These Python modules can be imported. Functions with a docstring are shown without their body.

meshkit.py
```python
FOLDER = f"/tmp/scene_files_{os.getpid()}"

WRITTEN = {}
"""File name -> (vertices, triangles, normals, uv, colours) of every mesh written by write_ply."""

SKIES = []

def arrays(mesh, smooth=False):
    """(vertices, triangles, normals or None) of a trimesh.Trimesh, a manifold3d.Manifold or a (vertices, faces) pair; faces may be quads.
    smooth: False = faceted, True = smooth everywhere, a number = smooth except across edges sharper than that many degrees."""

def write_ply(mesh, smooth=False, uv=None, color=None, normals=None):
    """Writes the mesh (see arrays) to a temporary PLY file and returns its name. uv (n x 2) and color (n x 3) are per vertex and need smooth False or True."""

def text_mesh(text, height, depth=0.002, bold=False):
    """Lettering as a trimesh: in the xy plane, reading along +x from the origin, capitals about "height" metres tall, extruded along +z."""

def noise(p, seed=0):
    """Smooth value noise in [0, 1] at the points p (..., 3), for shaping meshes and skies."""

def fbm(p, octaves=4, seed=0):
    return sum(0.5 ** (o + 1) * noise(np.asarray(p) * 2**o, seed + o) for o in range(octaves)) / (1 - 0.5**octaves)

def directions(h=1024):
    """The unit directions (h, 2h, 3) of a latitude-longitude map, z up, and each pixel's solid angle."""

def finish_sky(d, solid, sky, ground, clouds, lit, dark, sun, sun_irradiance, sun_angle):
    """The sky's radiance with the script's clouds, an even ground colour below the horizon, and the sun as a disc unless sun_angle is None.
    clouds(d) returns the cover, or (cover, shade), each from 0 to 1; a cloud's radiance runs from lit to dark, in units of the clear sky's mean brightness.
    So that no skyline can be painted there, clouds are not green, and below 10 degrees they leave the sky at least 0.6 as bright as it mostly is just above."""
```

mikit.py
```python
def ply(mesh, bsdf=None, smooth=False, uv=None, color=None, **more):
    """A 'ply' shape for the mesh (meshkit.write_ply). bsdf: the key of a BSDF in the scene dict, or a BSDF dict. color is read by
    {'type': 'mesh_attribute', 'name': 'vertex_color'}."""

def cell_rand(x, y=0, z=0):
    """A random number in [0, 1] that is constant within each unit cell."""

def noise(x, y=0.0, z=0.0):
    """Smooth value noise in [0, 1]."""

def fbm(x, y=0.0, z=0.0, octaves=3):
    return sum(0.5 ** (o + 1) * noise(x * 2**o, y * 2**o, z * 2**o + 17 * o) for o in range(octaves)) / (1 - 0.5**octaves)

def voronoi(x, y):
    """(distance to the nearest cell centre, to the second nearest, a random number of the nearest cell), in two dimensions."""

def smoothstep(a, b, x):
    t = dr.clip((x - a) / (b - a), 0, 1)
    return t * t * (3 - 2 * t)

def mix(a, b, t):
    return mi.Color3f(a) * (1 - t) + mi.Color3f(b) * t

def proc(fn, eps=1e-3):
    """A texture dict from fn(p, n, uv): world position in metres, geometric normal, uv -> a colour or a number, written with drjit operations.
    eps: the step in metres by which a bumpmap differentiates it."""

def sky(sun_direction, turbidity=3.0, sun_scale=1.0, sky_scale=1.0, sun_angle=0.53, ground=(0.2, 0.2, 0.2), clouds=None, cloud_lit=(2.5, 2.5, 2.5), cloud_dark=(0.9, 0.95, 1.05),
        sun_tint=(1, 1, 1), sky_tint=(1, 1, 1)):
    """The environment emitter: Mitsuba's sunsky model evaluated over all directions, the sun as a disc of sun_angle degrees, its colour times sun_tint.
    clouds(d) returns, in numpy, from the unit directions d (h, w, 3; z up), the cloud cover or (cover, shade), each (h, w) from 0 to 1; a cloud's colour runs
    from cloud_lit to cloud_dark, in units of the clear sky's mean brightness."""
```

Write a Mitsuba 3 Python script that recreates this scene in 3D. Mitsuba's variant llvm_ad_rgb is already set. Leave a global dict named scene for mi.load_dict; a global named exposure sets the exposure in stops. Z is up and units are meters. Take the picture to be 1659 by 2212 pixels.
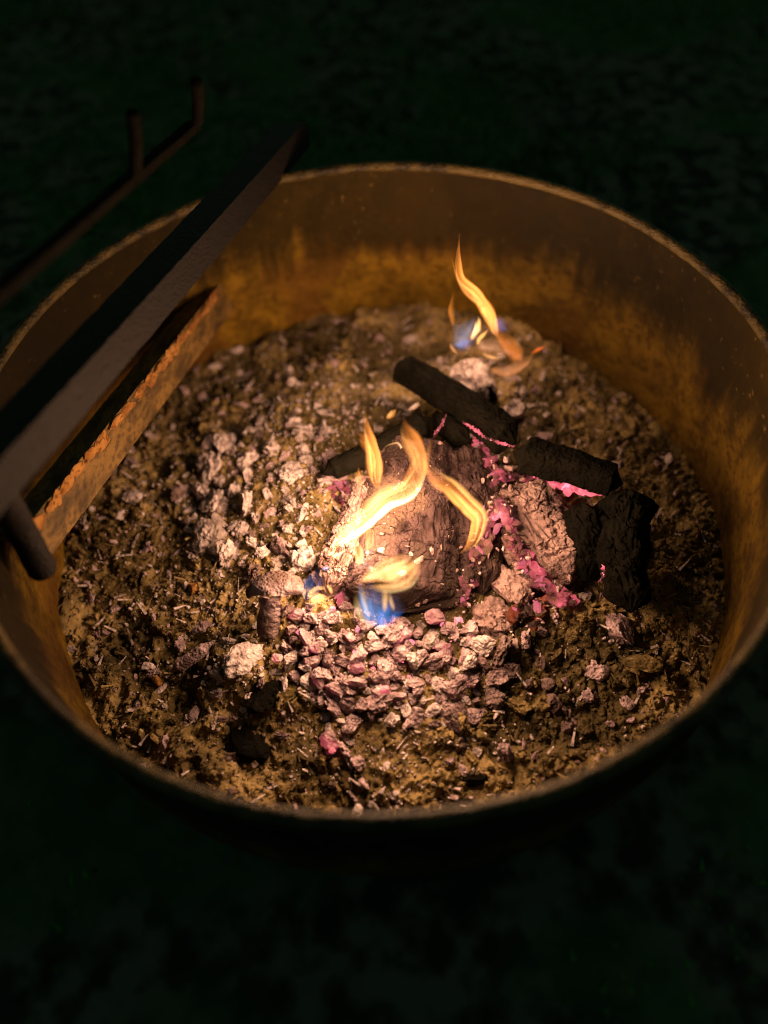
import math, random
import numpy as np, trimesh, mitsuba as mi, mikit, meshkit
import drjit as dr
from mikit import proc, noise, fbm, smoothstep, mix, voronoi

T = mi.ScalarTransform4f
scene, labels = {}, {}
random.seed(7)
R_ = np.random.default_rng(7)

# ------------------------------------------------------------------ camera, sky, exposure
CAM_H, PITCH, ROLL, F = 0.7515, 0.95628, -0.0639, 1662.0      # metres above the ground, radians, focal length in 1659-wide pixels
RIM_Z, BED_Z = 0.20, -0.045
C = np.array([0.0027, 0.5352]); RING = 0.40


def ray(x, y):
    a, b = (x - 829.5) / F, -(y - 1106) / F
    c, s = math.cos(ROLL), math.sin(ROLL)
    a, b = c * a - s * b, s * a + c * b
    return np.array([a, math.cos(PITCH) + b * math.sin(PITCH), -math.sin(PITCH) + b * math.cos(PITCH)])


def at(x, y, z=0.0):
    """the point at height z seen at (x, y)"""
    d = ray(x, y)
    return np.array([0, 0, CAM_H]) + d * ((z - CAM_H) / d[2])


def aty(x, y, Y):
    """the point of the upright plane y = Y seen at (x, y)"""
    d = ray(x, y)
    return np.array([0, 0, CAM_H]) + d * (Y / d[1])


fwd = np.array([0, math.cos(PITCH), -math.sin(PITCH)])
upv = np.array([0, math.sin(PITCH), math.cos(PITCH)])
upv = -math.sin(ROLL) * np.array([1.0, 0, 0]) + math.cos(ROLL) * upv
eye = np.array([0, 0, CAM_H])
scene['camera'] = {'type': 'thinlens', 'fov': 2 * math.degrees(math.atan(829.5 / F)), 'fov_axis': 'x', 'aperture_radius': 0.0115, 'focus_distance': 0.84,
                   'near_clip': 0.02, 'far_clip': 200.0, 'to_world': T().look_at(origin=eye.tolist(), target=(eye + fwd).tolist(), up=upv.tolist())}
scene['sky'] = {**mikit.sky([0.2, 0.6, 0.5], turbidity=3, sun_scale=0.0, sky_scale=0.70, sky_tint=(1.0, 1.15, 0.55)), 'sampling_weight': 0.6}
exposure = 0.0

# ------------------------------------------------------------------ materials
def diffuse(fn):
    return {'type': 'diffuse', 'reflectance': proc(fn)}


def bump(inner, fn, scale, eps=1e-3):
    return {'type': 'bumpmap', 'arbitrary': proc(fn, eps), 'scale': scale, 'bsdf': inner}


def f_ash(p, n, uv):
    a = fbm(p.x * 160, p.y * 160, p.z * 160, 3)
    b = fbm(p.x * 25 + 9, p.y * 25, p.z * 25, 2)
    c = mix((0.30, 0.235, 0.235), (0.52, 0.43, 0.425), smoothstep(0.3, 0.62, a))
    c = mix(c, (0.10, 0.07, 0.05), smoothstep(0.60, 0.78, b) * 0.6)
    return mix(c, (0.07, 0.05, 0.04), smoothstep(0.33, 0.24, a))


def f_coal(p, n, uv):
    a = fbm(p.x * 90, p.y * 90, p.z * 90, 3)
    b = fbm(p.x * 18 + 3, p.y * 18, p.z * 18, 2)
    c = mix((0.20, 0.137, 0.145), (0.43, 0.31, 0.33), smoothstep(0.3, 0.68, a))  # pink of the ember glow is mixed into the grey coal colour
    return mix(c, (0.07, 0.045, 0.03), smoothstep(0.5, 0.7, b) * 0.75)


def f_cinder(p, n, uv):
    a = fbm(p.x * 220, p.y * 220, p.z * 220, 2)
    b = fbm(p.x * 22, p.y * 22 + 5, p.z * 22, 3)
    c = mix((0.085, 0.061, 0.024), (0.27, 0.193, 0.082), smoothstep(0.35, 0.66, b))
    c = mix(c, (0.40, 0.30, 0.17), smoothstep(0.66, 0.8, a) * 0.6)
    e = fbm(p.x * 10 + 4, p.y * 10, 0.5, 3)
    c = mix(c, (0.055, 0.042, 0.020), smoothstep(0.47, 0.60, e) * 0.85)
    return mix(c, (0.03, 0.024, 0.012), smoothstep(0.40, 0.28, a))


def f_char(p, n, uv):
    a = fbm(p.x * 70, p.y * 70, p.z * 70, 3)
    return mix((0.002, 0.002, 0.0015), (0.007, 0.006, 0.004), a)


def f_logbark(p, n, uv):
    a = fbm(p.x * 130, p.y * 60, p.z * 130, 3)
    b = fbm(p.x * 16 + 2, p.y * 16, p.z * 16, 3)
    c = mix((0.016, 0.010, 0.010), (0.044, 0.028, 0.028), smoothstep(0.3, 0.7, a))
    c = mix(c, (0.095, 0.062, 0.045), smoothstep(0.54, 0.70, b) * 0.6)
    return mix(c, (0.035, 0.025, 0.02), smoothstep(0.46, 0.32, b) * 0.7)


def f_wall(p, n, uv):
    ang = dr.atan2(p.y - float(C[1]), p.x - float(C[0])) * 0.4
    a = fbm(ang * 40, p.z * 40, 0.3, 4)
    b = fbm(ang * 150, p.z * 150, 1.7, 3)
    e = fbm(ang * 11, p.z * 9, 4.1, 3)
    drip = fbm(ang * 70, p.z * 7, 8.0, 3)
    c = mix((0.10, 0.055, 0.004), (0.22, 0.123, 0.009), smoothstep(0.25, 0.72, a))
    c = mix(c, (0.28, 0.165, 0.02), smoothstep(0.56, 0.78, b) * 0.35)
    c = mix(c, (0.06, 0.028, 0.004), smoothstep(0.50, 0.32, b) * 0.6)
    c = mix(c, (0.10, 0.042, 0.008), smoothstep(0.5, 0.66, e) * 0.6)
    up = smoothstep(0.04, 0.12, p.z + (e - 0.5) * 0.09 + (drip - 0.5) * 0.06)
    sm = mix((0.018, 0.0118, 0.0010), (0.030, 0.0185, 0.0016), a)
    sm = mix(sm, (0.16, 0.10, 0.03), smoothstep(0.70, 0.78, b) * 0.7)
    side_shade = smoothstep(0.38, 0.62, fbm(ang * 3.1 + 98.05, p.z * 3, 2.2, 2))       # painted shade: side walls darkened, back of the ring left lighter
    return mix(c * 1.5, sm, up * 0.93) * (0.55 - 0.38 * side_shade)


def h_wall(p, n, uv):
    ang = dr.atan2(p.y - float(C[1]), p.x - float(C[0])) * 0.4
    low = smoothstep(0.13, 0.08, p.z)
    return fbm(ang * 120, p.z * 120, 1.7, 4) * (0.25 + 0.75 * low)


def f_rustbar(p, n, uv):
    a = fbm(p.x * 60, p.y * 30, p.z * 60, 4)
    b = fbm(p.x * 240, p.y * 160, p.z * 240, 2)
    c = mix((0.045, 0.026, 0.007), (0.15, 0.085, 0.020), smoothstep(0.3, 0.7, a))
    return mix(c, (0.025, 0.015, 0.006), smoothstep(0.55, 0.30, b) * 0.6)


def f_flake(p, n, uv):
    a = fbm(p.x * 60, p.y * 60, p.z * 60, 4)
    b = fbm(p.x * 260, p.y * 260, p.z * 260, 2)
    c = mix((0.17, 0.075, 0.022), (0.30, 0.15, 0.045), smoothstep(0.3, 0.7, a))
    return mix(c, (0.10, 0.04, 0.015), smoothstep(0.45, 0.32, b) * 0.8)


def f_soil(p, n, uv):
    a = smoothstep(0.3, 0.7, fbm(p.x * 45, p.y * 45, 0.0, 4))
    return mix(mix((0.03, 0.032, 0.022), (0.12, 0.115, 0.085), a), (0.04, 0.10, 0.03), smoothstep(0.45, 0.65, fbm(p.x * 6, p.y * 6, 3.0, 3)) * 0.7)


def f_grass(p, n, uv):
    a = fbm(p.x * 5, p.y * 5, 0.0, 3)
    return mix((0.025, 0.10, 0.018), (0.07, 0.20, 0.03), a)


fine = lambda p, n, uv: fbm(p.x * 350, p.y * 350, p.z * 350, 3)
scene['ash'] = bump(diffuse(f_ash), fine, 0.0025, 4e-4)
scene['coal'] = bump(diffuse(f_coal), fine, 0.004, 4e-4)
scene['cinder'] = bump(diffuse(f_cinder), fine, 0.002, 4e-4)
scene['log_ash'] = bump(diffuse(lambda p, n, uv: f_ash(p, n, uv) * mi.Color3f(0.52, 0.42, 0.40)), fine, 0.0025, 4e-4)
scene['char'] = bump({'type': 'principled', 'base_color': proc(f_char), 'roughness': 0.85, 'specular': 0.025}, fine, 0.0015, 4e-4)
scene['charred_bark'] = bump(diffuse(f_logbark), fine, 0.002, 4e-4)
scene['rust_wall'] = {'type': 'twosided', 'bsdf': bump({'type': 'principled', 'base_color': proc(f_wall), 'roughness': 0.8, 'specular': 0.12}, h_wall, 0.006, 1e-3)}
scene['rust_rim'] = bump({'type': 'principled', 'base_color': proc(lambda p, n, uv: mix((0.016, 0.010, 0.002), (0.060, 0.040, 0.009), smoothstep(0.3, 0.65, fbm(p.x * 60, p.y * 60, p.z * 60, 3)))), 'roughness': 0.6, 'specular': 0.3}, fine, 0.002, 5e-4)
scene['rust_bar'] = bump({'type': 'principled', 'base_color': proc(f_rustbar), 'roughness': 0.7, 'specular': 0.3}, fine, 0.002, 5e-4)
scene['sooty_iron'] = bump({'type': 'principled', 'base_color': proc(lambda p, n, uv: mix(f_rustbar(p, n, uv), (0.13, 0.085, 0.08), 0.8) * 0.036), 'roughness': 0.75, 'specular': 0.2}, fine, 0.002, 5e-4)
scene['rust_flake'] = diffuse(f_flake)
scene['soil'] = {'type': 'twosided', 'bsdf': diffuse(f_soil)}
scene['grass_blade'] = {'type': 'twosided', 'bsdf': diffuse(f_grass)}
scene['burnt_gas'] = {'type': 'mask', 'opacity': proc(lambda p, n, uv: 0.0008 + 0.0006 * noise(p.x * 40, p.y * 40, p.z * 40)), 'bsdf': {'type': 'diffuse', 'reflectance': 0.0}}


# ------------------------------------------------------------------ helpers
def numbered(name, parent=None):
    base = name if parent is None else f'{parent}__{name}'
    key, k = base, 0
    while key in scene or key in labels:
        k += 1
        key = f'{base}_{k:03d}'
    return key


def obj(name, mesh, mat, parent=None, smooth=35, label=None, cat=None, group=None, kind=None, **more):
    key = numbered(name, parent)
    scene[key] = mikit.ply(mesh, mat, smooth=smooth, **more)
    tag(key, label, cat, group, kind)
    return key


def tag(key, label=None, cat=None, group=None, kind=None):
    d = {k: v for k, v in dict(label=label, category=cat, group=group, kind=kind).items() if v}
    if d:
        labels[key] = d


def thing(name, label, cat, group=None):
    key = numbered(name)
    tag(key, label, cat, group)
    return key


def V(a):
    return np.asarray(a, float)


def vor(u, v, seed=0, jit=1.0):
    """cell pattern in numpy: distance to nearest and second-nearest centre, random number of the cell"""
    iu, iv = np.floor(u), np.floor(v)
    f1 = np.full(u.shape, 9.0); f2 = f1.copy(); w = f1.copy()
    def rnd(a, b, k):
        return (np.sin(a * 127.1 + b * 311.7 + k * 74.7 + seed * 13.3) * 43758.5453) % 1.0
    for a in (-1, 0, 1):
        for b in (-1, 0, 1):
            cu, cv = iu + a, iv + b
            d = np.hypot(cu + 0.5 + jit * (rnd(cu, cv, 1) - 0.5) - u, cv + 0.5 + jit * (rnd(cu, cv, 2) - 0.5) - v)
            near = d < f1
            f2 = np.where(near, f1, np.minimum(f2, d)); w = np.where(near, rnd(cu, cv, 3), w); f1 = np.where(near, d, f1)
    return f1, f2, w


def grid_faces(nu, nv, closed_u=False):
    i, j = np.meshgrid(np.arange(nu if closed_u else nu - 1), np.arange(nv - 1), indexing='ij')
    a = i * nv + j; b = ((i + 1) % nu) * nv + j
    return np.vstack([np.stack([a, b, b + 1], -1).reshape(-1, 3), np.stack([a, b + 1, a + 1], -1).reshape(-1, 3)])


def frame(axis):
    t = V(axis) / np.linalg.norm(axis)
    u = np.cross(t, [0, 0, 1.0]) if abs(t[2]) < 0.9 else np.cross(t, [1.0, 0, 0])
    u /= np.linalg.norm(u)
    return t, u, np.cross(u, t)


# ------------------------------------------------------------------ the ash bed's height and colour zones
def spot(x, y, cx, cy, r):
    return np.exp(-((x - cx) ** 2 + (y - cy) ** 2) / r ** 2)


HEAPS = [(*at(800, 1470, 0)[:2], 0.10, 0.020), (*at(600, 1080, 0)[:2], 0.11, 0.022), (*at(520, 1430, 0)[:2], 0.05, 0.020), (*at(880, 1150, 0)[:2], 0.15, 0.012),
         (*at(760, 850, 0)[:2], 0.12, 0.020), (*at(850, 730, -0.04)[:2], 0.12, 0.008), (*at(1180, 1180, 0)[:2], 0.12, 0.015), (*at(1030, 800, 0)[:2], 0.09, 0.02)]


def bed0(x, y):
    r = np.hypot(x - C[0], y - C[1])
    z = BED_Z + 0.022 * np.exp(-(r / 0.26) ** 4)
    for cx, cy, s, h in HEAPS:
        z = z + h * spot(x, y, cx, cy, s)
    p = np.stack([x, y, x * 0], -1)
    z = z + 0.030 * (meshkit.fbm(p * 9, 3, 3) - 0.5)
    return z


def bed(x, y):
    x, y = np.asarray(x, float), np.asarray(y, float)
    p = np.stack([x, y, x * 0], -1)
    wx = x + 0.012 * (meshkit.fbm(p * 40, 2, 21) - 0.5); wy = y + 0.012 * (meshkit.fbm(p * 40, 2, 22) - 0.5)
    f1, f2, w = vor(wx * 60, wy * 60, 1)
    g1, g2, w2 = vor(wx * 150, wy * 150, 2)
    z = bed0(x, y) + 0.013 * (meshkit.fbm(p * 45, 3, 5) - 0.5) + 0.016 * np.clip(meshkit.fbm(p * 26 + 3, 4, 15) - 0.48, 0, 1) * 2.2
    z = z + 0.007 * w * np.clip((f2 - f1) * 3, 0, 1) + 0.003 * w2 * np.clip((g2 - g1) * 3, 0, 1)
    return z


ASHES = [(at(600, 1000)[:2], 0.105, 1.0), (at(540, 1180)[:2], 0.10, 1.0), (at(680, 880)[:2], 0.08, 1.0), (at(520, 1430)[:2], 0.06, 1.0), (at(860, 830)[:2], 0.05, 1.0),
         (at(1020, 790)[:2], 0.055, 0.9), (at(800, 1430)[:2], 0.13, 0.9), (at(1130, 890)[:2], 0.05, 0.8), (at(400, 1020)[:2], 0.06, 0.8), (at(1080, 1150)[:2], 0.13, 0.9),
         (at(300, 1250)[:2], 0.05, 0.5), (at(850, 1060)[:2], 0.12, 0.9), (at(960, 1520)[:2], 0.09, 0.6), (at(420, 1400)[:2], 0.07, 0.5)]


def ashiness(x, y):
    a = 0
    for (cx, cy), r, s in ASHES:
        a = np.maximum(a, s * np.exp(-(((x - cx) ** 2 + (y - cy) ** 2) / r ** 2) ** 1.5))
    p = np.stack([x, y, x * 0], -1)
    return np.clip(a * 2.1 + 1.5 * (meshkit.fbm(p * 28, 3, 11) - 0.5) - 0.15, 0, 1)


# ------------------------------------------------------------------ ground
ang = np.linspace(0, 2 * np.pi, 97)[:-1]
rad = np.r_[0.404, 0.41, 0.43, 0.47, np.linspace(0.52, 2.2, 60), 4, 10, 40]
aa, rr = np.meshgrid(ang, rad, indexing='ij')
gx, gy = C[0] + rr * np.cos(aa), C[1] + rr * np.sin(aa)
gz = np.where(rr < 5, 0.03 * (meshkit.fbm(np.stack([gx * 5, gy * 5, gx * 0], -1), 4, 2) - 0.5), 0) - 0.004
obj('ground', (np.stack([gx, gy, gz], -1).reshape(-1, 3), grid_faces(96, len(rad), True)), 'soil', smooth=True,
    label='dark bare soil around the outside of the fire ring', kind='structure')

n = 70000
ga = R_.uniform(0, 2 * np.pi, n); gr_ = 0.47 + 1.9 * R_.uniform(0, 1, n) ** 0.7
bx, by = C[0] + gr_ * np.cos(ga), C[1] + gr_ * np.sin(ga)
keep = meshkit.fbm(np.stack([bx * 4, by * 4, bx * 0], -1), 3, 8) + 0.5 * np.clip((gr_ - 0.5) / 0.4, 0, 1) > 0.50
bx, by = bx[keep], by[keep]; n = len(bx)
hh = R_.uniform(0.008, 0.022, n); yaw = R_.uniform(0, 2 * np.pi, n); lean = R_.uniform(0.2, 0.9, n) * hh
d = np.stack([np.cos(yaw), np.sin(yaw), 0 * yaw], 1); s = np.stack([-np.sin(yaw), np.cos(yaw), 0 * yaw], 1)
b0 = np.stack([bx, by, np.full(n, -0.01)], 1)
vv = np.stack([b0 - s * 0.0022, b0 + s * 0.0022, b0 + s * 0.0024 + d * lean[:, None] * 0.35 + [0, 0, 1] * hh[:, None] * 0.6,
               b0 - s * 0.0024 + d * lean[:, None] * 0.35 + [0, 0, 1] * hh[:, None] * 0.6, b0 + d * lean[:, None] + [0, 0, 1] * hh[:, None]], 1)
k = np.arange(n)[:, None] * 5
obj('grass', (vv.reshape(-1, 3), np.vstack([k + [0, 1, 2], k + [0, 2, 3], k + [3, 2, 4]])), 'grass_blade', smooth=False,
    label='short dark green grass growing around the fire ring', cat='grass', kind='stuff')

# ------------------------------------------------------------------ the steel ring
ring = thing('fire_ring', 'round rusty steel fire ring holding the ashes and the burning logs', 'fire ring')
N = 360
ths = np.linspace(0, 2 * np.pi, N + 1)[:-1]
zs = np.r_[np.linspace(-0.10, RIM_Z - 0.004, 64)]
prof = [(RING, z, 1) for z in zs] + [(RING + 0.007, z, 0) for z in zs[::-1]]
P = np.array(prof)
tt, kk = np.meshgrid(ths, np.arange(len(P)), indexing='ij')
pr_, pz, pin = P[kk, 0], P[kk, 1], P[kk, 2]
pts = np.stack([np.cos(tt) * 9, np.sin(tt) * 9, pz * 24], -1)
wob = 0.012 * (meshkit.fbm(pts * 0.25, 2, 4) - 0.5)
pit = 0.0035 * (meshkit.fbm(pts * 2.2, 3, 6) - 0.5) * np.clip((0.13 - pz) / 0.06, 0.15, 1)
rr2 = pr_ + wob + pin * pit
wall = trimesh.Trimesh(np.stack([C[0] + rr2 * np.cos(tt), C[1] + rr2 * np.sin(tt), pz], -1).reshape(-1, 3), grid_faces(N, len(P), True), process=False)
wall.fix_normals()
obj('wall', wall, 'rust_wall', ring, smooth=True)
M = 12
ph = np.linspace(0, 2 * np.pi, M + 1)
tt, pp = np.meshgrid(ths, ph, indexing='ij')
wob = 0.012 * (meshkit.fbm(np.stack([np.cos(tt) * 9, np.sin(tt) * 9, 0 * tt + RIM_Z * 24], -1) * 0.25, 2, 4) - 0.5)
tr = 0.0062 + 0.0012 * (meshkit.fbm(np.stack([np.cos(tt) * 30, np.sin(tt) * 30, pp], -1), 2, 9) - 0.5)
r3 = RING + 0.0035 + wob + tr * np.cos(pp)
rimm = trimesh.Trimesh(np.stack([C[0] + r3 * np.cos(tt), C[1] + r3 * np.sin(tt), RIM_Z - 0.0035 + tr * np.sin(pp)], -1).reshape(-1, 3), grid_faces(N, M + 1, True), process=False)
rimm.fix_normals()
obj('rim', rimm, 'rust_rim', ring, smooth=True)

# ------------------------------------------------------------------ the ash bed
nx = 400
gx, gy = np.meshgrid(np.linspace(-RING - 0.004, RING + 0.004, nx) + C[0], np.linspace(-RING - 0.004, RING + 0.004, nx) + C[1], indexing='ij')
gz = bed(gx, gy)
ac = ashiness(gx, gy)
f = grid_faces(nx, nx)
v = np.stack([gx, gy, gz], -1).reshape(-1, 3)
inside = np.hypot(v[:, 0] - C[0], v[:, 1] - C[1]) < RING + 0.004
f = f[inside[f].all(1)]
col = np.stack([ac, ac, ac], -1).reshape(-1, 3)


scene['ash_bed_mix'] = {'type': 'blendbsdf', 'weight': {'type': 'mesh_attribute', 'name': 'vertex_color'}, 'first': {'type': 'ref', 'id': 'cinder'}, 'second': {'type': 'ref', 'id': 'ash'}}
obj('ash_bed', (v, f), 'ash_bed_mix', smooth=True, color=col, label='uneven bed of brown cinders and pale ash inside the fire ring', kind='structure')


# ------------------------------------------------------------------ lumps
def rock(seed, sub=2, cuts=8, rough=0.12, stretch=(1, 1, 1), crack=0.0):
    rg = np.random.default_rng(seed)
    m = trimesh.creation.icosphere(sub, 1.0)
    v = np.array(m.vertices)
    for _ in range(cuts):
        nrm = rg.normal(size=3); nrm /= np.linalg.norm(nrm)
        dd = v @ nrm; lim = rg.uniform(0.42, 0.78)
        over = np.clip(dd - lim, 0, None)
        v = v - over[:, None] * nrm * 0.92
    nn = v / np.linalg.norm(v, axis=1, keepdims=True)
    v = v + nn * (rough * 2 * (meshkit.fbm(nn * 2.2 + seed * 7.3, 3, seed) - 0.5))[:, None]
    if sub > 1:
        v = v + nn * (0.55 * rough * (meshkit.fbm(nn * 6.5 + seed * 3.1, 3, seed + 40) - 0.5))[:, None]
    if crack:
        f1, f2, w = vor(nn[:, 0] * 2.6 + nn[:, 2] * 1.3 + seed, nn[:, 1] * 2.6 - nn[:, 2] * 0.7, seed)
        v = v - nn * (crack * np.clip(1 - (f2 - f1) * 5, 0, 1))[:, None]
    m.vertices = v * V(stretch)
    return m


def rotm(rg):
    q = rg.normal(size=4); q /= np.linalg.norm(q)
    w, x, y, z = q
    return np.array([[1 - 2 * (y * y + z * z), 2 * (x * y - w * z), 2 * (x * z + w * y)], [2 * (x * y + w * z), 1 - 2 * (x * x + z * z), 2 * (y * z - w * x)],
                     [2 * (x * z - w * y), 2 * (y * z + w * x), 1 - 2 * (x * x + y * y)]])


lump_meshes = [rock(100 + i, 4 if i < 9 else 3, 13, 0.17, (1, 0.62 + 0.35 * ((i * 37) % 10) / 10, 0.55 + 0.3 * ((i * 53) % 10) / 10), 0.14) for i in range(14)]
clump_meshes = [rock(140 + i, 4, 5, 0.5, (1, 0.8, 0.5), 0.0) for i in range(8)]
LUMP = {}
for mat in ('ash', 'coal', 'cinder', 'char'):
    LUMP[mat] = [mikit.ply(m, mat, smooth=28) for m in lump_meshes]
    LUMP[mat + '*'] = [mikit.ply(m, mat, smooth=28) for m in clump_meshes]


def in_poly(x, y, poly):
    poly = V(poly); inside = False
    j = len(poly) - 1
    for i in range(len(poly)):
        if (poly[i, 1] > y) != (poly[j, 1] > y) and x < (poly[j, 0] - poly[i, 0]) * (y - poly[i, 1]) / (poly[j, 1] - poly[i, 1]) + poly[i, 0]:
            inside = not inside
        j = i
    return inside


def scatter(name, poly, count, sizes, mats, label, cat, group, gap=0.8, lift=0.25, seed=1):
    rg = np.random.default_rng(seed)
    ground_poly = [at(x, y, -0.01)[:2] for x, y in poly]
    lo, hi = np.min(ground_poly, 0), np.max(ground_poly, 0)
    done, tries = [], 0
    while len(done) < count and tries < count * 60:
        tries += 1
        x, y = rg.uniform(lo, hi)
        s = rg.uniform(*sizes) ** 1.0
        if not in_poly(x, y, ground_poly) or np.hypot(x - C[0], y - C[1]) > RING - 0.012:
            continue
        if any(np.hypot(x - a, y - b) < gap * (s + t) for a, b, t in done):
            continue
        done.append((x, y, s))
        mat = mats[rg.integers(len(mats))]
        src = LUMP[mat][rg.integers(len(LUMP[mat]))]
        m = np.eye(4); m[:3, :3] = rotm(rg) * s; m[:3, 3] = [x, y, float(bed(x, y)) + lift * s]
        key = numbered(name)
        scene[key] = {**src, 'to_world': T(m)}
        tone = {'ash': 'pale ash grey', 'coal': 'pinkish grey', 'cinder': 'brown', 'char': 'black'}[mat.strip('*')]
        big = ('large ' if s > 0.5 * sum(sizes) else 'small ') + ('crumbly ' if '*' in mat else 'angular ') + tone
        tag(key, f'{big} {label}', cat, f'{big} {group}')


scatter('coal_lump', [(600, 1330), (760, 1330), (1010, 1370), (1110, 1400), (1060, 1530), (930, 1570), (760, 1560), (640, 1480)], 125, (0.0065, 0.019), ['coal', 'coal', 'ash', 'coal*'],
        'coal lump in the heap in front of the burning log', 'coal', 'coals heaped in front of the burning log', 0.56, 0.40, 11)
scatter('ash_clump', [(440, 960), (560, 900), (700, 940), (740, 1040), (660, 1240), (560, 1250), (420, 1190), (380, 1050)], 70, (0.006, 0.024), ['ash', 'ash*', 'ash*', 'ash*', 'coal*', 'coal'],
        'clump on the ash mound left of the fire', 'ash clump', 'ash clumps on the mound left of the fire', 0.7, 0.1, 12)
scatter('cinder_lump', [(1060, 1400), (1240, 1330), (1420, 1380), (1380, 1560), (1150, 1640), (960, 1660), (960, 1570)], 50, (0.007, 0.016), ['cinder', 'coal', 'cinder*', 'coal'],
        'cinder lump in the shade at the right front of the ring', 'cinder', 'cinders at the right front of the ring', 0.9, 0.25, 13)
scatter('cinder_chip', [(110, 1360), (330, 1300), (560, 1390), (620, 1560), (930, 1670), (760, 1720), (430, 1640), (190, 1540)], 50, (0.005, 0.012), ['cinder', 'cinder', 'ash', 'coal*'],
        'cinder chip near the front left edge of the ring', 'cinder', 'cinder chips along the front left edge', 0.9, 0.25, 14)
scatter('back_cinder', [(520, 800), (720, 710), (950, 720), (1280, 820), (1330, 980), (1180, 930), (1060, 870), (830, 770), (650, 860)], 40, (0.006, 0.013), ['cinder', 'ash*', 'cinder*', 'coal'],
        'cinder lump on the slope at the back of the ring', 'cinder', 'cinders on the slope at the back', 0.9, 0.25, 15)


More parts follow.
